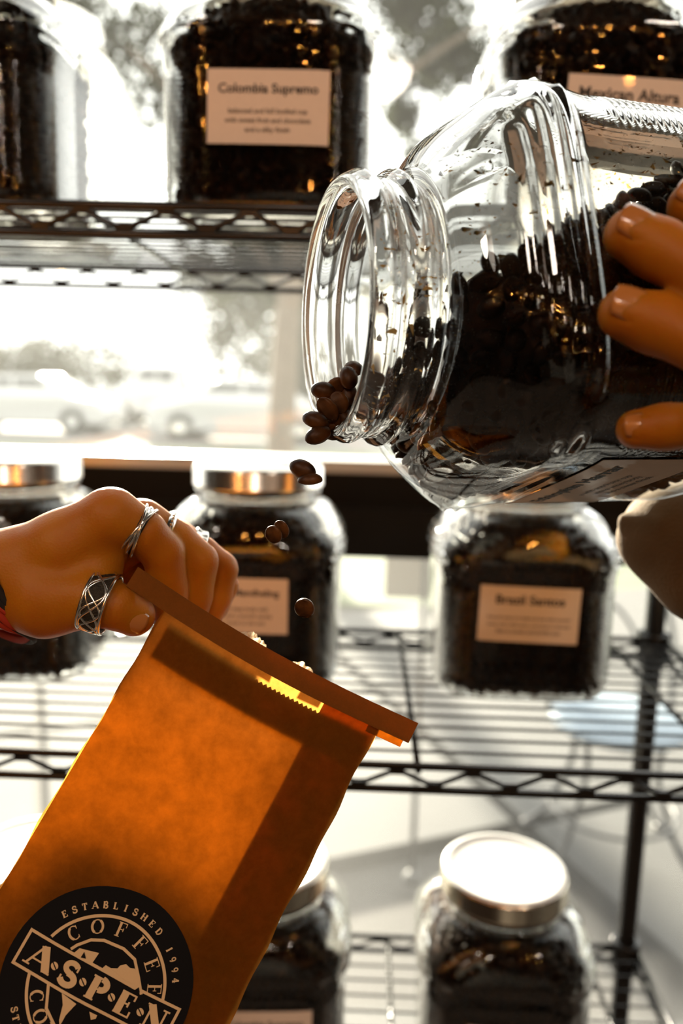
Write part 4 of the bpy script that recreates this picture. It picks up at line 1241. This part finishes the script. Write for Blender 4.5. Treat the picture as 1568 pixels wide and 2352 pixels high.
def chain(*j, k=None):
    """joints (px, py, depth, radius) -> capsules"""
    out = []
    for a, b in zip(j, j[1:]):
        out.append((tuple(at(*a[:3])), tuple(at(*b[:3])), a[3], b[3])+((k,) if k else ()))
    return out
M_skin = skin_mat('warm skin', (.46, .172, .004))
M_nail = principled('natural fingernail', (.50, .20, .05), .22, coat=.4)
def nail(parent, c, along, out, L_, W_, org):
    """a curved nail plate lying on the finger"""
    a = Vector(along).normalized(); n = Vector(out); n = (n-a*n.dot(a)).normalized(); s = n.cross(a)
    V = []; F = []; nx, ny = 8, 8
    for i in range(nx+1):
        for j in range(ny+1):
            x = -1+2*i/nx; y = -1+2*j/ny
            # rounded rectangle
            rx = x*math.sqrt(max(0, 1-.28*y*y)); ry = y*math.sqrt(max(0, 1-.30*x*x))
            V.append(Vector(c)+a*(ry*L_/2)+s*(rx*W_/2)-n*(.0022*rx*rx+.0004*ry*ry)-Vector(org))
    for i in range(nx):
        for j in range(ny): F.append((i*(ny+1)+j, (i+1)*(ny+1)+j, (i+1)*(ny+1)+j+1, i*(ny+1)+j+1))
    o = link('fingernail', mesh('fingernail', V, F, True), M_nail, parent)
    so = o.modifiers.new('thickness', 'SOLIDIFY'); so.thickness = .0006; so.offset = 1
    return o
def person(name_label, body_me, org):
    p = empty('person', org); tag(p, name_label, 'person')
    body_me.transform(Matrix.Translation(-Vector(org)))
    b = link('body', body_me, M_skin, p)
    return p

# ---- the hand that holds the bag
thumb = [(110, 1372, .349, .0175), (205, 1374, .3445, .0130), (262, 1392, .3450, .0101), (308, 1413, .3500, .0092)]
index = [(258, 1187, .350, .0128), (330, 1225, .354, .0102), (374, 1270, .360, .0094), (388, 1350, .368, .0088), (392, 1430, .372, .0078)]
middle = [(326, 1208, .368, .0122), (402, 1243, .373, .0098), (455, 1290, .378, .0094), (446, 1370, .382, .0086), (432, 1440, .382, .0076)]
ringf = [(400, 1246, .388, .0112), (460, 1274, .392, .0092), (504, 1308, .396, .0090), (494, 1370, .397, .0083), (474, 1420, .395, .0074)]
pinky = [(452, 1280, .404, .0098), (490, 1310, .408, .0082), (512, 1345, .412, .0078), (494, 1390, .412, .0072), (474, 1425, .410, .0066)]
KF = .0014
caps = chain(*thumb, k=KF)+chain(*index, k=KF)+chain(*middle, k=KF)+chain(*ringf, k=KF)+chain(*pinky, k=KF)
caps += chain((-60, 1330, .362, .0215), (40, 1312, .355, .0190), (150, 1258, .352, .0165), (245, 1198, .351, .0135))
caps += chain((-60, 1330, .372, .0210), (60, 1330, .372, .0190), (200, 1280, .370, .0160), (320, 1215, .369, .0125))
caps += chain((-40, 1345, .385, .0190), (120, 1350, .388, .0180), (300, 1300, .389, .0150), (396, 1250, .389, .0115))
caps += chain((100, 1360, .396, .0150), (300, 1330, .402, .0140), (448, 1284, .404, .0100))
caps += chain((0, 1345, .358, .0190), (110, 1368, .350, .0172))
caps += chain((80, 1330, .352, .0165), (205, 1330, .351, .0125), (238, 1262, .353, .0105))
caps += chain((110, 1395, .372, .0140), (230, 1372, .374, .0120), (330, 1345, .380, .0095))
caps += chain((-60, 1332, .366, .0240), (-300, 1365, .372, .0270), (-800, 1440, .395, .0370), (-1500, 1545, .430, .0440), (-2400, 1690, .470, .0480))
hb_ = sdf_mesh('body', caps, .0012, .0040, carve=[(at(262, 1262, .338), .004, .0012), (at(378, 1305, .349), .0022, .0006)])
ho = at(0, 1330, .365)
P_ = person('hand with silver rings gripping the top corner of the paper bag from the left', hb_, ho)
tn = at(300, 1409, .3325)
_no = (-CF*1.0-CU*.22+CR*.30).normalized()
nail(P_, at(308, 1413, .350)+_no*.0097, at(308, 1413, .350)-at(262, 1392, .345), _no, .0112, .0108, ho)
def finger_ring(parent, j, k, t, rad, prof, mat, tilt=0, n=40, org=ho):
    """a band round a finger bone: between joint k and k+1"""
    a, b = at(*j[k][:3]), at(*j[k+1][:3]); c = a.lerp(b, t); ax_ = (b-a).normalized()
    if tilt: ax_ = (ax_+(-CF)*tilt).normalized()
    M4 = ax_.to_track_quat('Z', 'Y').to_matrix().to_4x4(); M4.translation = c-Vector(org)
    mb = MB(); mb.lathe([(rad+r, z) for r, z in prof]+[(rad+prof[0][0], prof[0][1])], n, M4)
    return mb.build('ring', mat, parent, True), M4
band_p = [(0, -.0032), (.0012, -.0034), (.0020, -.0024), (.0013, 0), (.0020, .0024), (.0012, .0034), (0, .0032)]
thin_p = [(0, -.0010), (.0010, -.0011), (.0016, 0), (.0010, .0011), (0, .0010)]
# index: an open-work ring of two crossing wires
r1, M4 = finger_ring(P_, index, 0, .84, .0106, thin_p, M_silver, .10)
for s_ in (-1, 1):
    mb = MB(); pts = []
    for i in range(48):
        a = 2*math.pi*i/48; pts.append(M4 @ Vector((.0117*math.cos(a), .0117*math.sin(a), s_*(.0026*math.sin(a+.5)))))
    mb.tube(pts, .0007, 6, True); mb.build('ring_wire', M_silver, r1, True)
mb = MB()
mb.lathe([(.0108, -.0018), (.0112, -.0018), (.0112, .0018), (.0108, .0018)], 40, M4); mb.build('ring_groove', M_oxid, r1, True)
r2, M5 = finger_ring(P_, middle, 0, .62, .0106, [(0, -.0016), (.0011, -.0017), (.0013, .0017), (0, .0016)], M_silver)
for i in range(40):
    a = 2*math.pi*i/40
mb = MB()
for i in range(36):
    a = 2*math.pi*i/36; c = M5 @ Vector((.0120*math.cos(a), .0120*math.sin(a), 0))
    mb.box(c-Vector((.0005,)*3), c+Vector((.0005,)*3))
mb.build('ring_beads', M_silver, r2)
r3, M6 = finger_ring(P_, ringf, 0, .70, .0098, band_p, M_silver)
# thumb: a broad dark band with raised crossing lines
r4, M7 = finger_ring(P_, thumb, 1, .42, .0116, [(0, -.0048), (.0014, -.0050), (.0018, -.0040), (.0016, 0), (.0018, .0040), (.0014, .0050), (0, .0048)], M_oxid)
for zz in (-.0047, .0047):
    mb = MB(); mb.tube([M7 @ Vector((.0132*math.cos(t), .0132*math.sin(t), zz)) for t in [2*math.pi*i/48 for i in range(48)]], .00075, 6, True); mb.build('ring_edge', M_silver, r4, True)
for ph0 in (0, math.pi, 1.3, 4.1):
    mb = MB(); mb.tube([M7 @ Vector((.0134*math.cos(t), .0134*math.sin(t), .0040*math.sin((3 if ph0 in (0, math.pi) else 4)*t+ph0))) for t in [2*math.pi*i/96 for i in range(96)]], .0006, 6, True); mb.build('ring_wire', M_silver, r4, True)
# bracelet of red and black cords under the wrist
M_red = principled('red cord', (.42, .035, .012), .8); M_blackc = principled('black cord', (.012, .010, .010), .85)
loop = [(-70, 1215, .345), (-55, 1290, .334), (-20, 1372, .334), (35, 1424, .342), (92, 1446, .358), (60, 1450, .382), (-30, 1405, .398), (-85, 1310, .400), (-95, 1230, .385), (-80, 1195, .362)]
for i, (mt, dx, dy, r) in enumerate(((M_blackc, 0, -8, .0024), (M_blackc, 14, -14, .0020), (M_red, -8, 6, .0019), (M_red, -22, 14, .0018), (M_red, 4, 2, .0012), (M_blackc, -14, 18, .0013))):
    pts = smooth_pts([at(x+dx, y+dy+6*math.sin(k_*2.1+i), d)-ho for k_, (x, y, d) in enumerate(loop)], 6, True)
    mb = MB(); mb.tube(pts, r, 7, True); mb.build('bracelet_cord', mt, P_, True)

# ---- the pourer: right hand spread on the front of the jar, left arm in a sleeve under it
ix = [(1592, 474, .2745, .0087), (1650, 500, .270, .0093), (1770, 580, .258, .0099), (1930, 690, .262, .0124)]
md = [(1447, 540, .2620, .0085), (1510, 572, .2610, .0092), (1650, 648, .250, .0098), (1880, 770, .256, .0126)]
rn = [(1433, 721, .2580, .0083), (1500, 742, .2570, .0090), (1660, 808, .247, .0096), (1880, 880, .253, .0124)]
pk = [(1460, 986, .2690, .0066), (1525, 981, .2670, .0072), (1645, 972, .256, .0078), (1860, 990, .258, .0110)]
cp = chain(*ix)+chain(*md)+chain(*rn)+chain(*pk)
wr = (2260, 900, .285, .0230)
for q_ in (ix[-1], md[-1], rn[-1], pk[-1]): cp += chain(q_, (2080, .5*q_[1]+.5*880, .270, .0170), wr)
cp += chain((2150, 840, .282, .0180), (2010, 580, .266, .0150), (1880, 360, .256, .0115), (1790, 260, .258, .0100), (1720, 200, .264, .0090))
cp += chain(wr, (2700, 1080, .315, .0280))
# left hand reaching up behind the jar to steady it
lw_ = (1640, 1130, .500, .0230)
cl_ = chain((1640, 1260, .470, .0240), lw_, (1650, 980, .526, .0200))
for (x, y, d) in ((1530, 760, .506), (1590, 700, .514), (1650, 680, .522), (1710, 720, .530)):
    cl_ += chain((1640+(x-1620)*.5, 930, .526, .0140), ((x+1640)/2, (y+940)/2, .527, .0100), (x, y, d, .0080))
cl_ += chain((1610, 1040, .512, .0150), (1540, 980, .504, .0110), (1490, 930, .494, .0092))
# nail beds and the fine creases over the last joints
NAILS = []; cv_ = []
for (j, L_, W_, dx, dy, up) in ((ix, .0118, .0114, 0, -2, .16), (md, .0122, .0120, 0, -5, .18), (rn, .0122, .0118, 0, -6, .15), (pk, .0092, .0086, 0, -4, .08)):
    a, b = at(*j[0][:3]), at(*j[1][:3])
    al = (a-b).normalized(); outv = -CF+CU*up; outv = (outv-al*outv.dot(al)).normalized(); sd = outv.cross(al)
    r = j[0][3]; c = at(j[0][0]+dx, j[0][1]+dy, j[0][2])+outv*r*.97
    NAILS.append((c, al, outv, L_, W_))
    for k_ in range(34):                                    # the fold of skin round the nail
        t = 2*math.pi*k_/34; x, y = math.cos(t), math.sin(t)
        p = c+al*(y*L_*.50)+sd*(x*W_*.50)-outv*(.0022*x*x)
        cv_.append((tuple(p), .0011, .00042))
    for f in (.62, .72, .95):                               # creases
        o = b.lerp(a, 1-f) if f <= 1 else b
        rr = j[0][3]+(j[1][3]-j[0][3])*f
        for t in range(-60, 61, 10):
            d = outv*math.cos(R_(t))+sd*math.sin(R_(t)); cv_.append((tuple(o+d*rr+al*(.0006*math.sin(t*.2))), .0011, .00020))
bodyR = sdf_mesh('body', cp, .0010, .0040, carve=cv_, smooth_it=1)
bodyL = sdf_mesh('body', cl_, .0014, .0040)
bm = bmesh.new(); bm.from_mesh(bodyR); bm.from_mesh(bodyL)
# join the arms through the shoulders so that the figure is one body
bm.to_mesh(bodyR); bm.free(); bodyR.shade_smooth(); bpy.data.meshes.remove(bodyL)
po = at(2000, 900, .33)
P2_ = person('pourer with fingers spread on the tilted jar and a brown sleeve below it', bodyR, po)
for (c, al, outv, L_, W_) in NAILS: nail(P2_, c+outv*.0002, al, outv, L_, W_, po)
M_sleeve = principled('brown sleeve cloth', (.15, .085, .030), .9, noise=.12, nscale=60, bump=.4, bscale=500)
sl = chain((1600, 1165, .486, .0280), (1562, 1240, .440, .0290), (1640, 1290, .430, .0340), (1900, 1420, .44, .0430), (2400, 1700, .50, .0560))
sl += chain((1500, 1200, .452, .0150), (1490, 1236, .444, .0170))
for i in range(4): sl += [(tuple(at(1436+i*9, 1196+i*13, .440)), tuple(at(1520+i*6, 1200+i*16, .420)), .0042, .0020, .004)]
sm = sdf_mesh('sleeve', sl, .0016, .006); sm.transform(Matrix.Translation(-po))
s1 = link('sleeve', sm, M_sleeve, P2_)
sr = sdf_mesh('sleeve', chain((2480, 990, .300, .0320), (2900, 1140, .345, .0420), (3600, 1400, .42, .0560)), .0025, .006); sr.transform(Matrix.Translation(-po))
link('sleeve', sr, M_sleeve, P2_)
